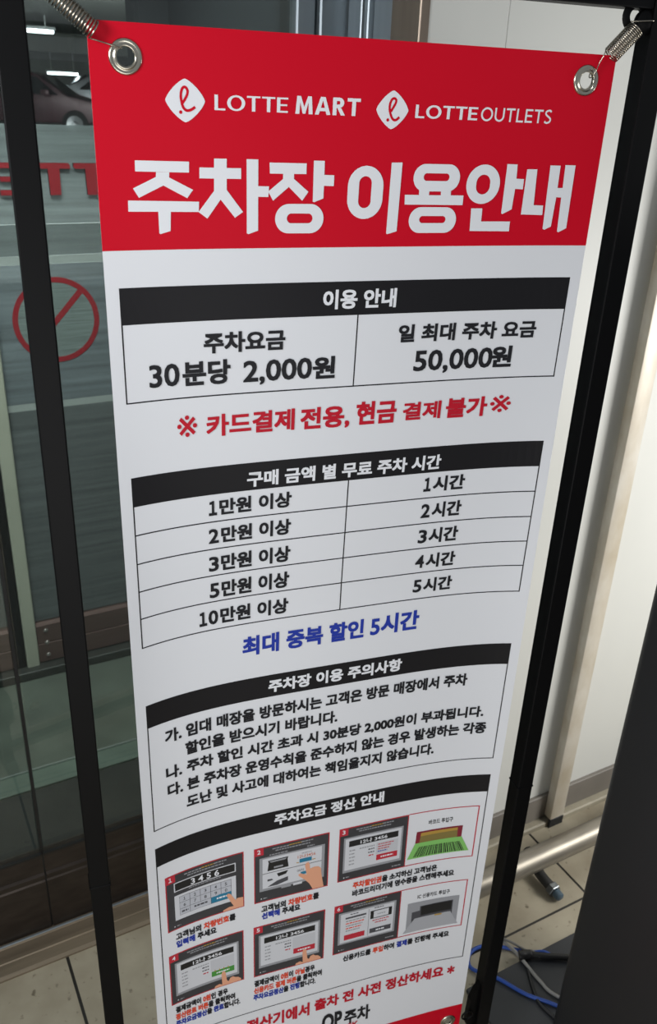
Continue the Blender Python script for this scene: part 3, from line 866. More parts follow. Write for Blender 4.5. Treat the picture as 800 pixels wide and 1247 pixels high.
class Print:
    """flat artwork laid out in banner coordinates (x across, v down from the top edge), then laid on the cloth"""

    def __init__(self):
        self.bm = bmesh.new()
        self.m = []
        self.off = 0.0003

    def mi(self, m):
        if m not in self.m:
            self.m.append(m)
        return self.m.index(m)

    def rect(self, x0, x1, v0, v1, m, off=None):
        off = self.off if off is None else off
        xs = [x0] + [x for x in XS if x0 + 1e-4 < x < x1 - 1e-4] + [x1]
        nv = max(1, int((v1 - v0) / 0.05))
        vs = [v0 + (v1 - v0) * k / nv for k in range(nv + 1)]
        g = [[self.bm.verts.new((x, off, v)) for x in xs] for v in vs]
        for j in range(nv):
            for i in range(len(xs) - 1):
                self.bm.faces.new((g[j][i], g[j][i + 1], g[j + 1][i + 1], g[j + 1][i])).material_index = self.mi(m)

    def frame(self, x0, x1, v0, v1, t, m, off=None):
        self.rect(x0, x1, v0, v0 + t, m, off)
        self.rect(x0, x1, v1 - t, v1, m, off)
        self.rect(x0, x0 + t, v0 + t, v1 - t, m, off)
        self.rect(x1 - t, x1, v0 + t, v1 - t, m, off)

    def poly(self, pts, m, off=None):
        off = self.off if off is None else off
        w_ = max(p[0] for p in pts) - min(p[0] for p in pts)
        P_ = [Vector(p) for p in pts]
        V, E_, F_, _, _, _ = delaunay_2d_cdt(P_, [], [list(range(len(P_)))], 1, 1e-7)
        b = bmesh.new()
        vs = [b.verts.new((p.x, off, p.y)) for p in V]
        for f in F_:
            b.faces.new([vs[k] for k in f])
        if w_ > 0.015:
            for x in XS:
                if min(p[0] for p in pts) < x < max(p[0] for p in pts):
                    bmesh.ops.bisect_plane(b, geom=b.verts[:] + b.edges[:] + b.faces[:], plane_co=(x, 0, 0), plane_no=(1, 0, 0))
        merge(self.bm, b, self.mi(m))

    def ring(self, o, i, ro, ri, m, off=None, n=48):
        off = self.off if off is None else off

        def loop(q, rr):
            x0, x1, v0, v1 = q
            r = rr * min(x1 - x0, v1 - v0)
            out = []
            for (cx, cv, a0) in ((x1 - r, v1 - r, 0), (x0 + r, v1 - r, 90), (x0 + r, v0 + r, 180), (x1 - r, v0 + r, 270)):
                for k in range(n // 4 + 1):
                    a = math.radians(a0 + 90.0 * k / (n // 4))
                    out.append((cx + r * math.cos(a), cv + r * math.sin(a)))
            return out
        A = [self.bm.verts.new((x, off, v)) for x, v in loop(o, ro)]
        B = [self.bm.verts.new((x, off, v)) for x, v in loop(i, ri)]
        N = len(A)
        for k in range(N):
            self.bm.faces.new((A[k], A[(k + 1) % N], B[(k + 1) % N], B[k])).material_index = self.mi(m)

    def stroke(self, pts, wd, m, off=None):
        off = self.off if off is None else off
        P = [Vector(p) for p in pts]
        L, R = [], []
        for k, p in enumerate(P):
            d_ = (P[min(k + 1, len(P) - 1)] - P[max(k - 1, 0)])
            d_ = Vector((d_.x, d_.y)).normalized()
            n_ = Vector((-d_.y, d_.x)) * wd / 2
            L.append(self.bm.verts.new((p.x + n_.x, off, p.y + n_.y)))
            R.append(self.bm.verts.new((p.x - n_.x, off, p.y - n_.y)))
        for k in range(len(P) - 1):
            self.bm.faces.new((L[k], L[k + 1], R[k + 1], R[k])).material_index = self.mi(m)

    def disc(self, x, v, r, m, off=None, n=20):
        self.poly([(x + r * math.cos(2 * math.pi * k / n), v + r * math.sin(2 * math.pi * k / n)) for k in range(n)], m, off)

    def text(self, segs, x0, x1, v0, v1, weight, off=None, bold=0.0):
        off = self.off if off is None else off
        s = ''.join(a for a, c in segs)
        cu = bpy.data.curves.new('print', 'FONT')
        cu.body = s
        cu.size = 1.0
        cu.offset = weight
        cu.resolution_u = 3
        cols = []
        i = 0
        for a, c in segs:
            if c not in cols:
                cols.append(c)
            for ch in a:
                cu.body_format[i].material_index = cols.index(c)
                i += 1
        for c in cols:
            cu.materials.append(INK[c] if isinstance(c, str) else c)
        to = bpy.data.objects.new('print', cu)
        me = bpy.data.meshes.new_from_object(to)
        xs = [v.co.x for v in me.vertices]
        ys = [v.co.y for v in me.vertices]
        ax, bx, ay, by = min(xs), max(xs), min(ys), max(ys)
        # four impressions a hair apart give the heavy weight of the print
        dx, dv = bold * (v1 - v0), bold * (v1 - v0)
        sh = [(0, 0)] if not bold else [(-dx, -dv), (dx, dv), (-dx, dv), (dx, -dv)]
        for n_, (sx, sv) in enumerate(sh):
            o_ = off + 0.000015 * n_
            a_, b_ = x0 + dx, x1 - dx
            c_, d_ = v0 + dv, v1 - dv
            vs = [self.bm.verts.new((sx + a_ + (v.co.x - ax) / (bx - ax) * (b_ - a_), o_, sv + d_ - (v.co.y - ay) / (by - ay) * (d_ - c_))) for v in me.vertices]
            for p in me.polygons:
                try:
                    c = cols[min(p.material_index, len(cols) - 1)]
                    self.bm.faces.new([vs[k] for k in p.vertices]).material_index = self.mi(INK[c] if isinstance(c, str) else c)
                except ValueError:
                    pass
        bpy.data.objects.remove(to)
        bpy.data.curves.remove(cu)
        bpy.data.meshes.remove(me)

    def build(self, name, parent, label=None):
        for f in self.bm.faces:
            f.normal_update()
            if f.normal.y > 0:
                f.normal_flip()
        for v in self.bm.verts:
            v.co = bp(v.co.x, v.co.z, v.co.y)
        me = bpy.data.meshes.new(name)
        self.bm.to_mesh(me)
        self.bm.free()
        for m in self.m:
            me.materials.append(m)
        o = bpy.data.objects.new(name, me)
        COL.objects.link(o)
        o.parent = parent
        if label:
            o['label'] = label
        return o


HOLES = [(-0.2649, 0.0299, 0.0092), (0.2632, 0.0275, 0.0092), (-0.2720, 1.7322, 0.0092), (0.2726, 1.7322, 0.0092)]


def cloth(name, parent, x0, x1, v0, v1, off, thick, m, dx=0.01):
    """a sheet with punched grommet holes"""
    pts, edges = [], []
    nx = max(2, int(round((x1 - x0) / dx)))
    nv = max(2, int(round((v1 - v0) / 0.02)))
    hs = [h for h in HOLES if v0 < h[1] < v1]
    idx = {}
    for j in range(nv + 1):
        for i in range(nx + 1):
            x, v = x0 + (x1 - x0) * i / nx, v0 + (v1 - v0) * j / nv
            if any((x - h[0]) ** 2 + (v - h[1]) ** 2 < (h[2] + 0.003) ** 2 for h in hs):
                continue
            idx[(i, j)] = len(pts)
            pts.append(Vector((x, v)))
    for h in hs:
        b = len(pts)
        for k in range(28):
            a = 2 * math.pi * k / 28
            pts.append(Vector((h[0] + h[2] * math.cos(a), h[1] + h[2] * math.sin(a))))
        edges += [(b + k, b + (k + 1) % 28) for k in range(28)]
    V, E_, F_, _, _, _ = delaunay_2d_cdt(pts, edges, [], 0, 1e-6)
    bm = bmesh.new()
    fr = [bm.verts.new(bp(p.x, p.y, off)) for p in V]
    bk = [bm.verts.new(bp(p.x, p.y, off - thick)) for p in V] if thick else None
    cnt = {}
    for f in F_:
        c = sum((V[k] for k in f), Vector((0, 0))) / len(f)
        if any((c.x - h[0]) ** 2 + (c.y - h[1]) ** 2 < h[2] ** 2 * 0.995 for h in hs):
            continue
        q = [fr[k] for k in f]
        nf = bm.faces.new(q)
        nf.normal_update()
        flip = nf.normal.y > 0
        if flip:
            nf.normal_flip()
        if thick:
            g = [bk[k] for k in f]
            bm.faces.new(g if flip else g[::-1])
        for k in range(len(f)):
            e = (f[k], f[(k + 1) % len(f)])
            cnt.setdefault(tuple(sorted(e)), []).append(e)
    if thick:
        for k, l in cnt.items():
            if len(l) == 1:
                a, b = l[0]
                bm.faces.new((fr[a], fr[b], bk[b], bk[a]))
    return obj(name, bm, m, parent, smooth=None)


sheet = cloth('fabric_sheet', ban, -0.3, 0.3, 0.0, BH, 0.0, 0.0006, m_white)
for p in sheet.data.polygons:
    p.use_smooth = True
sheet.data.set_sharp_from_angle(angle=math.radians(40))
head = cloth('header_panel', ban, -0.3, 0.3, 0.0, 0.2140, 0.0003, 0, m_red)
for p in head.data.polygons:
    p.use_smooth = True
head['label'] = 'red printed header across the top'
P = Print(); P.off = 0.0008
for k, q in enumerate(TITLE_POLYS):
    P.poly(q, m_wtxt, 0.0008 + 0.00003 * k)
for k, (o_, i_, ro, ri) in enumerate(TITLE_RINGS):
    P.ring(o_, i_, ro, ri, m_wtxt, 0.0011 + 0.00003 * k)
P.build('title_lettering', head, 'large white Korean title letters')


# Latin store names, drawn as strokes: (width in letter heights, strokes with y up)
def latin(P, word, bx, tv, th, gap, m, slant=0.0):
    Wd = {'L': .62, 'O': 1.04, 'T': .78, 'E': .66, 'M': 1.0, 'A': .92, 'R': .74, 'U': .86, 'S': .64}
    tot = sum(Wd[c] for c in word) + gap * (len(word) - 1)
    x0, x1, v0, v1 = bx
    kx = (x1 - x0) / tot
    hh = v1 - v0
    cx = 0.0

    def X(a):
        return x0 + (cx + a) * kx

    def V_(y):
        return v1 - y * hh
    for n_, c in enumerate(word):
        wd = Wd[c]

        def R(a, b, y0, y1):
            P.poly([(X(a), V_(y1)), (X(b), V_(y1)), (X(b), V_(y0)), (X(a), V_(y0))], m)

        def Q(*pts):
            P.poly([(X(a), V_(y)) for a, y in pts], m)

        def RG(a, b, y0, y1, a0, a1, n=24):
            """elliptic band between two angles"""
            ca, ra, cb, rb = (a + b) / 2, (b - a) / 2, (y0 + y1) / 2, (y1 - y0) / 2
            A, B = [], []
            for k in range(n + 1):
                t = math.radians(a0 + (a1 - a0) * k / n)
                A.append(P.bm.verts.new((X(ca + ra * math.cos(t)), P.off, V_(cb + rb * math.sin(t)))))
                B.append(P.bm.verts.new((X(ca + (ra - tv) * math.cos(t)), P.off, V_(cb + (rb - th) * math.sin(t)))))
            for k in range(n):
                P.bm.faces.new((A[k], A[k + 1], B[k + 1], B[k])).material_index = P.mi(m)
        if c == 'L':
            R(0, tv, 0, 1); R(tv, wd, 0, th)
        elif c == 'T':
            R(0, wd, 1 - th, 1); R(wd / 2 - tv / 2, wd / 2 + tv / 2, 0, 1 - th)
        elif c == 'E':
            R(0, tv, 0, 1); R(tv, wd, 0, th); R(tv, wd * .93, .5 - th / 2, .5 + th / 2); R(tv, wd, 1 - th, 1)
        elif c == 'O':
            RG(0, wd, -0.01, 1.01, 0, 360, 40)
        elif c == 'M':
            Q((0, 0), (tv, 0), (tv * 1.15, .66), (wd / 2 - tv * .35, 0.02), (wd / 2 + tv * .35, 0.02), (wd - tv * 1.15, .66), (wd - tv, 0), (wd, 0), (wd - tv * .35, 1), (wd - tv * 1.3, 1), (wd / 2, .40), (tv * 1.3, 1), (tv * .35, 1))
        elif c == 'A':
            Q((0, 0), (tv, 0), (tv + .08, .22), (wd - tv - .08, .22), (wd - tv, 0), (wd, 0), (wd / 2 + tv * .6, 1), (wd / 2, 1), (wd / 2, .74), (tv + .155, .22 + th), (tv + .08, .22), (wd / 2 - tv * .6, 1)) if False else None
            Q((0, 0), (tv, 0), (wd / 2, .80), (wd / 2, 1), (wd / 2 - tv * .6, 1))
            Q((wd, 0), (wd / 2 + tv * .6, 1), (wd / 2, 1), (wd / 2, .80), (wd - tv, 0))
            k1, k2 = .20, .20 + th
            f = lambda y: tv + (wd / 2 - tv) * y / .80
            Q((f(k1), k1), (wd - f(k1), k1), (wd - f(k2), k2), (f(k2), k2))
        elif c == 'R':
            R(0, tv, 0, 1)
            R(tv, wd * .5, 1 - th, 1); R(tv, wd * .5, .42, .42 + th)
            RG(wd * .5 - .29, wd * .5 + .29, .42, 1, -90, 90)
            Q((wd * .36, .42), (wd * .36 + tv, .42), (wd, 0), (wd - tv * 1.05, 0))
        elif c == 'U':
            R(0, tv, .40, 1); R(wd - tv, wd, .40, 1)
            RG(0, wd, -0.01, .81, 180, 360)
        elif c == 'S':
            pts = [(.58, .86), (.46, .95), (.30, .95), (.12, .86), (.10, .70), (.22, .58), (.42, .46), (.55, .32), (.52, .14), (.34, .05), (.18, .05), (.04, .14)]
            sp = smooth_path([Vector((a, y, 0)) for a, y in pts], 5)
            P.stroke([(X(p.x), V_(p.y)) for p in sp], tv * hh * .95, m)
        cx += wd + gap


for wd_, key, tv, th, gap in (('LOTTE', 'LOTTE1', .20, .12, .10), ('MART', 'MART', .23, .19, .12), ('LOTTE', 'LOTTE2', .20, .15, .10), ('OUTLETS', 'OUTLETS', .15, .14, .15)):
    P = Print(); P.off = 0.0008
    latin(P, wd_, BOXES[key], tv, th, gap, m_wtxt)
    P.build('store_name_lettering', head, 'small white capital letters')
for n_, ((loop_, dot_), key) in enumerate(zip(SCRIPT_L, ('em1', 'em2'))):
    x0, x1, v0, v1 = BOXES[key]
    cx, cv, hx, hv = (x0 + x1) / 2, (v0 + v1) / 2, (x1 - x0) / 2, (v1 - v0) / 2
    pts = []
    for k in range(72):                       # rounded diamond
        a = 2 * math.pi * k / 72
        c_, s_ = math.cos(a), math.sin(a)
        r = 1.0 / ((abs(c_) ** 1.32 + abs(s_) ** 1.32) ** (1 / 1.32))
        pts.append((cx + hx * r * c_, cv + hv * r * s_))
    P = Print(); P.off = 0.0008
    P.poly(pts, m_wtxt)
    sp = smooth_path([Vector((a, b, 0)) for a, b in loop_], 6)
    sp = [(p.x, p.y) for p in sp]
    h_ = int(len(sp) * 0.55)
    P.stroke(sp[:h_ + 1], 0.0026, m_red, 0.00105)
    P.stroke(sp[h_:], 0.0026, m_red, 0.00115)
    P.disc(dot_[0], dot_[1], 0.0017, m_red, 0.0011)
    P.build('emblem', head, 'white rounded diamond with a red looped script letter')

TX = {}
for part, segs, x0, x1, v0, v1, wt in TEXTS:
    TX.setdefault(part, []).append([segs, x0, x1, v0, v1, wt])
TOPS = {'가': .8745, '임': .8745, '할': .9076, '나': .9417, '주': .9417, '다': .9750, '본': .9750, '도': 1.0095}
for q in TX['note'][1:]:
    q[3] = TOPS[q[0][0][0][0]]
    q[4] = q[3] + .0238
for q in TX['guide'][1:]:
    mid = (q[3] + q[4]) / 2
    q[3], q[4] = mid - .0077, mid + .0077


def texts(key, parent, name, label=None, pick=None):
    P = Print(); P.off = 0.0009
    for k, (segs, x0, x1, v0, v1, wt) in enumerate(TX[key]):
        if pick is None or k in pick:
            P.text(segs, x0, x1, v0, v1, wt, None, 0.0 if wt < .006 else 0.020 if key in ('guide', 'note') else 0.017)
    return P.build(name, parent, label)



LN = 0.0016
X0, X1 = -0.2853, 0.2853


def table(name, bar, rows, vlines, bottom, label):
    P = Print()
    P.rect(X0, X1, bar[0], bar[1], m_bar)
    P.rect(X0, X0 + LN, bar[1], bottom, m_bar)
    P.rect(X1 - LN, X1, bar[1], bottom, m_bar)
    for r in rows + [bottom]:
        P.rect(X0 + LN, X1 - LN, r - LN, r, m_bar)
    rr = [bar[1]] + rows + [bottom]
    for x in vlines:
        for a, b in zip(rr, rr[1:]):
            P.rect(x - LN / 2, x + LN / 2, a, b - LN, m_bar)
    return P.build(name, ban, label)


tb = table('fee_table', (.2536, .2943), [], [-.0015], .3861, 'printed fee table with a black heading bar')
texts('fee', tb, 'heading_lettering', 'white heading letters', [0])
texts('fee', tb, 'cell_lettering', None, range(1, 6))
texts('fee', tb, 'cell_lettering', None, range(6, 9))
texts('warn', ban, 'warning_lettering', 'red printed warning line')
tb = table('free_parking_table', (.4791, .5179), [.5580, .5987, .6395, .6808], [.0012], .7261, 'printed five-row table with a black heading bar')
texts('free', tb, 'heading_lettering', 'white heading letters', [0])
for pk in ([1, 2], [3, 4], [5, 6], [7, 8], [9, 10, 11], [12, 13], [14, 15], [16, 17], [18, 19], [20, 21]):
    texts('free', tb, 'cell_lettering', None, pk)
texts('dup', ban, 'discount_lettering', 'blue printed line')
tb = table('notice_box', (.8206, .8600), [], [], 1.0538, 'printed notice box with a black heading bar')
texts('note', tb, 'heading_lettering', 'white heading letters', [0])
texts('note', tb, 'notice_lettering', None, range(1, 9))
gb = table('payment_guide_box', (1.0891, 1.1274), [], [], 1.5462, 'printed box of six payment step pictures')
texts('guide', gb, 'heading_lettering', 'white heading letters', [0])
for pk in ([1, 2], [3, 4], [5, 6], [7], [8, 9, 10], [11, 12, 13]):
    texts('guide', gb, 'caption_lettering', None, pk)
texts('advance', ban, 'reminder_lettering', 'red printed reminder line')
texts('credit', ban, 'credit_lettering')
ft = cloth('footer_panel', ban, -0.3, 0.3, 1.6890, BH, 0.0003, 0, m_red)
ft['label'] = 'red printed band along the bottom'

# ---- the six step pictures
m_pd = mat('picture_dark_grey', (58, 58, 62), 0.45, var=0.25, scale=30.0)
m_pb = mat('picture_red_border', (180, 34, 48), 0.45)
m_ps = mat('picture_light_screen', (206, 207, 212), 0.45)
m_pg = mat('picture_mid_grey', (150, 151, 156), 0.45)
m_pk = mat('picture_black', (22, 22, 24), 0.45)
m_pbl = mat('picture_teal_button', (24, 116, 148), 0.45)
m_pgr = mat('picture_green_button', (66, 142, 56), 0.45)
m_prd = mat('picture_red_button', (186, 36, 54), 0.45)
m_skin = mat('picture_skin', (222, 160, 128), 0.5)
m_gold = mat('picture_gold', (176, 140, 60), 0.5)
m_oliv = mat('picture_olive', (128, 112, 58), 0.5)
m_rcpt = mat('picture_green_receipt', (128, 190, 100), 0.5)
m_maro = mat('picture_maroon', (126, 26, 46), 0.5)
m_dg = mat('picture_deep_grey', (70, 70, 76), 0.5)
TAGDIG = {}


class Panel:
    def __init__(self, q):
        self.q = q
        self.P = Print()

    def c(self, a, b):
        x0, x1, v0, v1 = self.q
        return (x0 + (x1 - x0) * a, v0 + (v1 - v0) * b)

    def r(self, a0, a1, b0, b1, m, lay):
        x0, v0 = self.c(a0, b0)
        x1, v1 = self.c(a1, b1)
        self.P.rect(x0, x1, v0, v1, m, 0.0003 + 0.0001 * lay)

    def p(self, pts, m, lay):
        self.P.poly([self.c(a, b) for a, b in pts], m, 0.0003 + 0.0001 * lay)

    def t(self, s, a0, a1, b0, b1, m, wt=.02, lay=6):
        x0, v0 = self.c(a0, b0)
        x1, v1 = self.c(a1, b1)
        self.P.text([(s, m)], x0, x1, v0, v1, wt, 0.0003 + 0.0001 * lay)

    def dash(self, a0, a1, b, h, m, lay, n=None):
        """illegibly small print: a row of little blocks"""
        a = a0
        rnd = random.Random(int(a0 * 977 + b * 7919))
        while a < a1 - .004:
            w_ = min(rnd.uniform(.018, .05), a1 - a)
            self.r(a, a + w_, b - h / 2, b + h / 2, m, lay)
            a += w_ + .008


def terminal(no):
    pn = Panel(PANELS[no])
    pn.r(0, 1, 0, 1, m_pb, 0)
    pn.r(.014, .986, .018, .982, m_pd, 1)
    pn.r(.0, .125, .0, .135, m_prd, 2)
    pn.t('１' if no == 1 else str(no), .042, .085, .03, .105, m_wtxt, .02, 4)
    pn.dash(.24, .46, .065, .018, m_pg, 2); pn.dash(.46, .62, .060, .018, m_gold, 2); pn.dash(.62, .78, .057, .018, m_pg, 2)
    pn.dash(.28, .74, .105, .018, m_pg, 2)
    pn.r(.085, .10, .925, .945, m_ps, 2); pn.dash(.12, .17, .935, .018, m_pg, 2)
    return pn


def finger(pn, ax, ay, h=None):
    pn.p([(ax - .028, ay + .02), (ax - .015, ay - .02), (ax + .015, ay - .02), (ax + .03, ay + .02), (ax + .045, .90), (ax + .07, .925), (ax + .09, .87), (ax + .13, .855), (ax + .16, .885), (ax + .20, .90), (ax + .24, .945), (ax + .24, .982),
          (ax - .13, .982), (ax - .12, .945), (ax - .06, .925), (ax - .02, .955)], m_skin, 7)


def plate_screen(pn, txt, button, pink=False):
    pn.r(.07, .93, .185, .845, m_pg, 2)
    pn.r(.095, .905, .21, .80, m_ps, 3)
    pn.r(.145, .86, .255, .365, m_pk, 4)
    pn.t(txt, .31, .70, .272, .350, m_wtxt, .018, 6)
    pn.dash(.30, .52, .435, .022, m_pg, 4)
    for k in range(5):
        pn.dash(.155, .24, .44 + .065 * k, .022, m_pg, 4)
    pn.dash(.43, .52, .49, .022, m_dg, 4); pn.dash(.43, .52, .55, .022, m_dg, 4); pn.dash(.44, .52, .61, .022, m_prd, 4)
    pn.r(.545, .865, .40, .615, mat('picture_pale_panel', (192, 193, 198), 0.45), 4)
    pn.r(.555, .865, .63, .735, button, 5)
    pn.dash(.62, .80, .682, .026, m_wtxt, 6)
    if pink:
        for k in range(4):
            pn.dash(.57, .80 - .03 * k, .435 + .045 * k, .018, m_prd if k < 3 else m_btxt, 5)


pn = terminal(1)
pn.r(.105, .895, .155, .315, m_ps, 2); pn.r(.118, .882, .170, .300, m_pk, 3)
pn.t('3 4 5 6', .32, .68, .185, .288, m_wtxt, .02, 5)
pn.dash(.29, .70, .338, .014, m_pg, 2)
pn.r(.105, .895, .385, .835, m_ps, 2)
m_key = mat('picture_key', (184, 186, 194), 0.45)
pn.r(.165, .835, .425, .765, m_dg, 3)
for r_ in range(2):
    for k in range(5):
        pn.r(.168 + .1335 * k, .168 + .1335 * k + .128, .43 + .112 * r_, .43 + .112 * r_ + .106, m_key, 4)
        pn.t('１234567890'[r_ * 5 + k], .215 + .1335 * k, .245 + .1335 * k, .455 + .112 * r_, .510 + .112 * r_, m_pk, .01, 5)
pn.r(.168, .295, .654, .760, m_key, 4); pn.r(.300, .565, .654, .760, m_key, 4); pn.r(.570, .832, .640, .760, m_pbl, 4)
pn.dash(.19, .275, .705, .03, m_dg, 5); pn.dash(.35, .52, .70, .03, m_dg, 5); pn.dash(.64, .77, .70, .028, m_wtxt, 5)
pn.p([(.765, .70), (.79, .672), (.82, .69), (.885, .83), (.91, .80), (.986, .81), (.986, .982), (.72, .982), (.72, .955), (.80, .925), (.86, .93), (.83, .86)], m_skin, 7)
pn.P.build('step_picture', gb)

pn = terminal(2)
pn.dash(.20, .45, .165, .018, m_pg, 2); pn.dash(.70, .80, .16, .018, m_pg, 2)
pn.r(.07, .94, .19, .80, m_pg, 2)
pn.r(.11, .90, .215, .755, m_ps, 3); pn.r(.11, .90, .478, .488, m_dg, 4)
pn.r(.175, .455, .255, .445, m_ps, 4)
pn.p([(.18, .26), (.45, .26), (.44, .30), (.455, .445), (.175, .445), (.19, .30)], m_pk, 5)
pn.p([(.20, .275), (.43, .275), (.41, .30), (.22, .30)], m_pg, 6); pn.r(.26, .38, .385, .415, m_pg, 6)
pn.p([(.30, .525), (.45, .51), (.42, .57), (.32, .59)], m_pk, 4); pn.p([(.175, .735), (.30, .66), (.45, .625), (.45, .70), (.30, .74)], m_dg, 4); pn.p([(.175, .60), (.235, .60), (.25, .63), (.175, .635)], m_dg, 4)
pn.dash(.63, .76, .265, .016, m_pg, 4)
pn.t('12나3456', .575, .815, .285, .350, mat('picture_orange_print', (196, 104, 66), .5), .01, 5)
pn.r(.60, .765, .362, .432, m_pbl, 5)
pn.dash(.56, .60, .42, .015, m_gold, 5); pn.dash(.77, .82, .42, .015, m_gold, 5)
pn.t('00허', .57, .66, .545, .595, m_dg, .0, 5); pn.r(.62, .70, .605, .655, m_pbl, 5)
pn.r(.36, .49, .785, .825, m_pg, 4); pn.r(.52, .64, .785, .825, m_ps, 4)
pn.p([(.675, .50), (.69, .46), (.725, .455), (.74, .50), (.745, .585), (.80, .565), (.86, .575), (.895, .62), (.905, .74), (.94, .982), (.79, .982), (.74, .86), (.68, .77), (.60, .68), (.585, .645), (.62, .63), (.70, .68), (.69, .60)], m_skin, 7)
pn.P.build('step_picture', gb)

pn = terminal(3)
plate_screen(pn, '12나 3456', m_prd, True)
pn.dash(.80, .93, .93, .02, m_pg, 2)
pn.P.build('step_picture', gb)
pn = terminal(4)
plate_screen(pn, '12나 3456', m_pgr)
for k in range(4):
    pn.p([(.60 + .06 * k, .60), (.612 + .06 * k, .63), (.606 + .06 * k, .65), (.594 + .06 * k, .63)], m_gold, 6)
finger(pn, .715, .715)
pn.P.build('step_picture', gb)
pn = terminal(5)
plate_screen(pn, '12나 3456', m_prd)
finger(pn, .715, .715)
pn.P.build('step_picture', gb)
pn = terminal(6)
pn.r(.07, .93, .17, .82, m_pg, 2); pn.r(.10, .90, .20, .79, m_ps, 3)
pn.dash(.24, .36, .235, .018, m_dg, 4); pn.dash(.60, .74, .225, .018, m_dg, 4)
pn.r(.17, .48, .28, .315, m_dg, 4)
for k in range(5):
    pn.dash(.18, .47 - .02 * k, .36 + .05 * k, .022, m_pg if k % 2 == 0 else m_otxt, 4)
pn.r(.16, .47, .64, .745, m_prd, 4)
pn.r(.515, .525, .22, .77, m_pg, 4)
pn.r(.545, .87, .275, .44, m_pk, 4); pn.r(.595, .82, .29, .425, m_ps, 5); pn.dash(.65, .77, .36, .02, m_pg, 6)
pn.dash(.58, .84, .48, .02, m_prd, 4); pn.dash(.62, .80, .53, .02, m_prd, 4)
pn.r(.545, .87, .64, .735, m_dg, 4); pn.dash(.64, .78, .69, .026, m_wtxt, 5)
pn.dash(.80, .93, .92, .02, m_pg, 2)
pn.P.build('step_picture', gb)

# right-hand halves: barcode slot and card slot
pn = Panel(PANELS[7])
pn.r(0, 1, 0, .016, m_prd, 0); pn.r(0, 1, .984, 1, m_prd, 0); pn.r(.984, 1, .016, .984, m_prd, 0)
pn.t('바코드 투입구', .295, .645, .175, .265, m_pk, .02, 2)
pn.p([(.135, .37), (.80, .36), (.795, .60), (.125, .60)], m_maro, 1)
pn.p([(.20, .40), (.73, .39), (.735, .60), (.185, .60)], m_oliv, 2)
pn.p([(.20, .40), (.73, .39), (.73, .44), (.195, .46)], m_gold, 3)
pn.p([(.125, .585), (.80, .575), (.925, .865), (.02, .875)], m_rcpt, 4)
rnd = random.Random(4)
a = .10
while a < .86:
    w_ = rnd.uniform(.006, .022)
    f = lambda u, b: .4725 + (u - .4725) * (.70 + .30 * (b - .6) / .27)
    pn.p([(f(a, .66), .66), (f(a + w_, .66), .66), (f(a + w_, .85), .85), (f(a, .85), .85)], m_pk, 6)
    a += w_ + rnd.uniform(.006, .02)
pn.P.build('slot_picture', gb, 'green barcode slip entering a red slot')
pn = Panel(PANELS[8])
pn.r(0, 1, 0, .016, m_prd, 0); pn.r(0, 1, .984, 1, m_prd, 0); pn.r(.984, 1, .016, .984, m_prd, 0)
pn.t('IC 신용카드 투입구', .255, .745, .165, .255, m_pk, .02, 2)
pn.r(.115, .905, .32, .90, m_pg, 1)
pn.p([(.19, .52), (.31, .51), (.31, .42), (.815, .40), (.82, .74), (.19, .76)], m_dg, 2)
pn.p([(.33, .43), (.80, .415), (.80, .60), (.33, .62)], m_pk, 3)
pn.p([(.24, .66), (.79, .64), (.93, .93), (.07, .94)], mat('picture_pale_grey', (168, 169, 174), .5), 4)
pn.r(.55, .66, .65, .68, m_gold, 5)
pn.P.build('slot_picture', gb, 'grey card reader slot')

# grommets
m_nickel = mat('nickel_grommet', (205, 198, 182), 0.22, metal=1.0, var=0.15, scale=60.0)
for n_, (x, v, r) in enumerate(HOLES):
    p = bp(x, v)
    n1 = (bp(x + .004, v) - bp(x - .004, v)).normalized()
    n2 = (bp(x, v + .004) - bp(x, v - .004)).normalized()
    M = Matrix.Translation(p) @ Matrix((n1, n2, n1.cross(n2))).transposed().to_4x4()
    # local +Z of M looks away from the cloth's front or back; front is -Y
    sgn = -1 if n1.cross(n2).y > 0 else 1
    bm = bmesh.new()
    k = 1.0
    prof = [(0.0088, -0.0012), (0.0088, 0.0022), (0.0096, 0.0032), (0.0108, 0.0030), (0.0118, 0.0020), (0.0130, 0.0019), (0.0143, 0.0026), (0.0156, 0.0022), (0.0166, 0.0009), (0.0166, -0.0012)]
    lathe(bm, [(a * k, z * sgn) for a, z in prof], 48, M, closed=True)
    obj('grommet', bm, m_nickel, ban, smooth=True)
# ------------------------------------------------------------------ springs
m_wire = mat('spring_steel', (178, 170, 156), 0.24, metal=1.0)


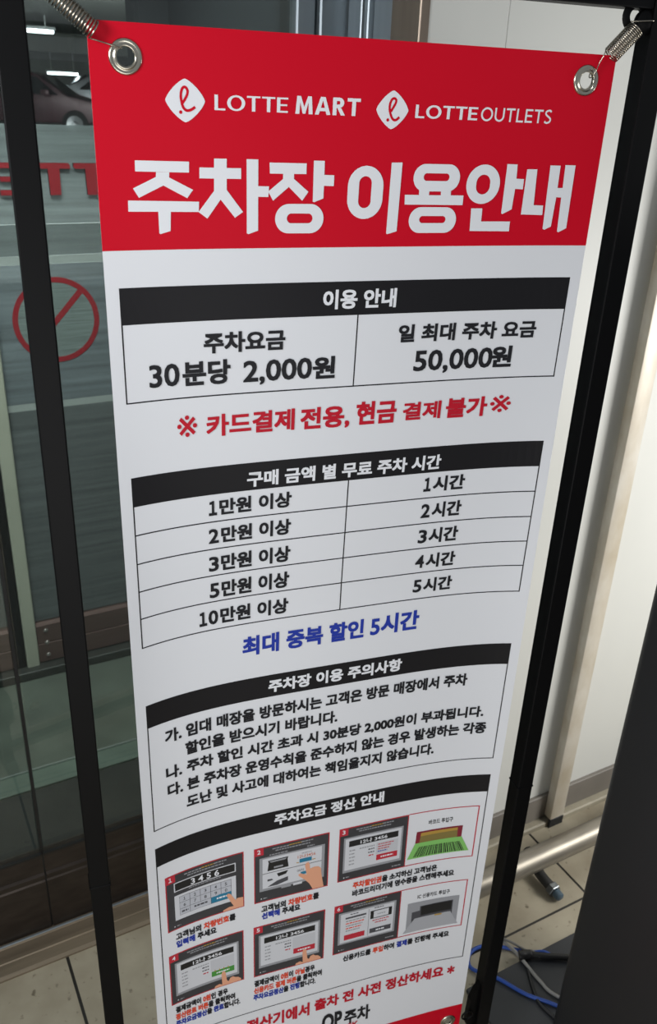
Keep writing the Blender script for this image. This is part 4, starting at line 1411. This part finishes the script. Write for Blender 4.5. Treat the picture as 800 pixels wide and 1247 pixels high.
def spring(label, eye, a, b, hook, R, wire, pitch):
    """eye: grommet rim point, a-b: axis of the coil, hook: lug on the stand"""
    a, b, eye, hook = Vector(a), Vector(b), Vector(eye), Vector(hook)
    root = thing('tension_spring', label, 'spring', a, 0, 'springs holding the banner')
    ax = (b - a)
    L = ax.length
    ax.normalize()
    u = ax.cross(Vector((0, 1, 0))).normalized()
    v = ax.cross(u)
    n = max(3, int(L / pitch))
    pts = []
    for k in range(n * 18 + 1):
        t = k / (n * 18)
        ang = 2 * math.pi * n * t
        pts.append(ax * (L * t) + u * R * math.cos(ang) + v * R * math.sin(ang))
    bm = bmesh.new()
    tube(bm, pts, wire, 8)
    obj('coil', bm, m_wire, root, smooth=True)
    e = eye - a
    d_ = (e - pts[0]).normalized()
    side = Vector((0, 1, 0))
    path = [pts[0], pts[0] + d_ * 0.006 - side * 0.002, e * 0.6 + pts[0] * 0.4 - side * 0.002, e - d_ * 0.004 - side * 0.0035, e + d_ * 0.002 - side * 0.003, e + d_ * 0.005 + side * 0.001, e + d_ * 0.002 + side * 0.005, e - d_ * 0.002 + side * 0.005]
    bm = bmesh.new()
    tube(bm, smooth_path(path, 6), wire * 0.75, 8)
    obj('hook_wire', bm, m_wire, root, smooth=True)
    h = hook - a
    d2_ = (h - pts[-1]).normalized()
    bm = bmesh.new()
    tube(bm, smooth_path([pts[-1], pts[-1] * 0.6 + h * 0.4 - side * 0.003, h - side * 0.005, h + d2_ * 0.005 - side * 0.002, h + d2_ * 0.006 + side * 0.004], 6), wire * 0.9, 8)
    obj('end_hook', bm, m_wire, root, smooth=True)
    return root


spring('stretched steel coil spring at the banner corner near the left black post', (-0.2725, -0.001, 1.8982), (-0.2935, -0.006, 1.9105), (-0.3400, -0.010, 1.9470), (-0.3505, -0.013, 1.9560), 0.0084, 0.0009, 0.0031)
spring('tight steel coil spring hooked under the ringed eyelet at the banner right corner', (0.2705, -0.001, 1.9000), (0.2860, -0.008, 1.9190), (0.3120, -0.012, 1.9480), (0.3270, -0.013, 1.9560), 0.0096, 0.0008, 0.0023)

# ------------------------------------------------------------------ floor rail, steel post, hose, cabinet, cables
rl = thing('bumper_rail', 'round stainless rail running low along the white wall behind the stand', 'rail', W(0.30, 0.272, 0), WA)
bm = bmesh.new()
tube(bm, [(0, 0, 0.075), (3.2, 0, 0.075)], 0.031, 40)
obj('rail_tube', bm, m_tube, rl, smooth='auto')
for s in (0.12, 1.6, 2.8):
    bm = bmesh.new()
    tube(bm, [(s, 0.0, 0.006), (s, 0.0, 0.05)], 0.017, 20)
    lathe(bm, [(0.0001, 0.0), (0.038, 0.0), (0.038, 0.004), (0.034, 0.006), (0.0001, 0.006)], 28, Matrix.Translation((s, 0, 0)))
    obj('support_leg', bm, m_tube, rl, smooth='auto')

sp = thing('steel_post', 'square stained steel post standing against the white wall beside the black stand', 'post', W(0.983, 0.408, 0), WA)
bm = bmesh.new()
box(bm, -0.025, 0.025, -0.0180, 0.0085, 0.030, 2.7, 0.002, 2)
obj('post_tube', bm, m_steel, sp, smooth='auto')
bm = bmesh.new()
box(bm, -0.026, 0.026, -0.0190, -0.010, 0.0, 0.030, 0.002, 1)
obj('black_foot', bm, mat('black_rubber', (26, 28, 30), 0.6), sp, smooth='auto', label='black rubber foot')

hs = thing('hose_stub', 'short dark hose end with a metal nut on the floor under the rail', 'hose', W(0.80, 0.25, 0.0), WA)
A = [Vector((0.0286, 0.085, 0.030)), Vector((0.012, 0.035, 0.026)), Vector((0.008, 0.000, 0.022)), Vector((0.0085, -0.034, 0.020))]
bm = bmesh.new()
tube(bm, smooth_path(A, 6), 0.0135, 18)
obj('hose_tube', bm, mat('dark_hose', (52, 52, 50), 0.6, var=0.2, scale=40.0), hs, smooth='auto')
d_ = (A[-1] - A[-2]).normalized()
M = Matrix.Translation(A[-1]) @ d_.to_track_quat('Z', 'Y').to_matrix().to_4x4()
bm = bmesh.new()
lathe(bm, [(0.0001, -0.002), (0.0175, -0.002), (0.019, 0.0), (0.019, 0.014), (0.0175, 0.016), (0.0001, 0.016)], 6, M)
obj('hex_nut', bm, mat('tarnished_nut', (126, 130, 132), 0.35, metal=0.8, var=0.3, scale=40.0), hs)
bm = bmesh.new()
lathe(bm, [(0.0001, 0.0165), (0.011, 0.0165), (0.0125, 0.020), (0.012, 0.034), (0.009, 0.037), (0.0001, 0.038)], 22, M)
obj('blue_grey_plug', bm, mat('blue_grey_plastic', (74, 92, 104), 0.4), hs, smooth='auto', label='blue grey plug tip')

kb = thing('payment_cabinet', 'tall charcoal cabinet with rounded edge on a flat base, right of the banner stand', 'cabinet', W(0.523, -0.0868, 0.0), WA)
m_char = mat('charcoal_cabinet', (36, 36, 38), 0.5, var=0.12, scale=2.5, bump=0.03)
bm = bmesh.new()
prof = []
s1, t0, rr = 0.46, -0.62, 0.022
for cx, cy, a0 in ((s1 - rr, -rr, 0), (rr, -rr, 90), (rr, t0 + rr, 180), (s1 - rr, t0 + rr, 270)):
    for k in range(9):
        a = math.radians(a0 + 90 * k / 8)
        prof.append((cx + rr * math.cos(a), cy + rr * math.sin(a)))
lo = [bm.verts.new((x, y, 0.0125)) for x, y in prof]
hi = [bm.verts.new((x, y, 1.62)) for x, y in prof]
bm.faces.new(lo[::-1]); bm.faces.new(hi)
for k in range(len(prof)):
    bm.faces.new((lo[k], lo[(k + 1) % len(prof)], hi[(k + 1) % len(prof)], hi[k]))
obj('cabinet_body', bm, m_char, kb, smooth='auto')
bm = bmesh.new()
box(bm, -0.085, 0.60, -0.72, 0.176, 0.0, 0.012, 0.003, 2)
obj('base_plate', bm, mat('dark_base_plate', (58, 60, 64), 0.5, var=0.2, scale=5.0), kb, smooth='auto')
bm = bmesh.new()
box(bm, 0.04, s1 - 0.04, t0 - 0.006, t0 - 0.0002, 1.0, 1.5, 0.002, 1)
obj('front_screen', bm, mat('screen_glass', (14, 15, 18), 0.08), kb)


def cable(name, label, pts, r, colr, rough=0.45, group=None):
    root = bmesh.new()
    P_ = [Vector(p) for p in pts]
    o0 = P_[0].copy()
    tube(root, smooth_path([p - o0 for p in P_], 8), r, 12)
    o = obj(name, root, mat(name + '_' + str(colr[2]), colr, rough), loc=o0, smooth='auto')
    return o


bz = 0.012 + 0.0052
c = cable('network_cable', 'x', [(0.628, 0.022, bz), (0.588, 0.064, bz), (0.542, 0.103, bz), (0.500, 0.157, bz), (0.478, 0.180, 0.012), (0.456, 0.208, 0.006), (0.463, 0.236, 0.005), (0.490, 0.252, 0.005), (0.530, 0.250, 0.005), (0.570, 0.228, 0.006), (0.615, 0.200, 0.010), (0.640, 0.185, bz + .002), (0.660, 0.165, bz)], 0.0045, (44, 82, 168))
tag(c, 'blue network cable looping on the floor behind the right foot of the stand', 'cable')
c = cable('signal_cable', 'x', [(0.650, 0.026, bz + .001), (0.602, 0.087, bz), (0.592, 0.118, bz), (0.586, 0.145, bz), (0.578, 0.180, bz + .004), (0.573, 0.212, 0.0175), (0.566, 0.246, 0.008), (0.560, 0.262, 0.005)], 0.0042, (150, 148, 144))
tag(c, 'grey cable running down across the dark base plate beside the blue cable', 'cable')
c = cable('thin_wire', 'x', [(0.566, 0.250, 0.0145), (0.580, 0.232, 0.0175), (0.600, 0.205, 0.0175), (0.612, 0.192, 0.024), (0.62, 0.172, 0.024)], 0.003, (120, 118, 114))
tag(c, 'thin grey wire crossing over the blue cable near the black plug', 'cable')
pc = thing('power_cord', 'thick black power cord with a plug lying on the dark base plate', 'cord', Vector((0.583, 0.187, 0.012)))
bm = bmesh.new()
tube(bm, smooth_path([(0.016, 0.000, 0.012), (0.05, -0.014, 0.011), (0.098, -0.032, 0.010), (0.15, -0.055, 0.010)], 6), 0.0075, 14)
obj('cord_sheath', bm, mat('black_cord', (24, 24, 25), 0.5), pc, smooth='auto')
bm = bmesh.new()
tube(bm, smooth_path([(-0.010, 0.004, 0.0135), (-0.006, 0.003, 0.0135), (0.010, 0.001, 0.0125), (0.022, -0.002, 0.012)], 4), [0.006] + [0.0115] * 6 + [0.0105] * 5 + [0.008], 16)
obj('plug_body', bm, mat('black_plug', (20, 20, 21), 0.45), pc, smooth='auto')
c = cable('lead_wire', 'x', [(0.583, 0.172, 0.0165), (0.577, 0.150, 0.0165), (0.566, 0.115, 0.0165), (0.560, 0.075, 0.0165), (0.575, 0.030, 0.0165)], 0.004, (26, 26, 28))
tag(c, 'short black lead trailing from the plug over the dark base plate', 'cable')
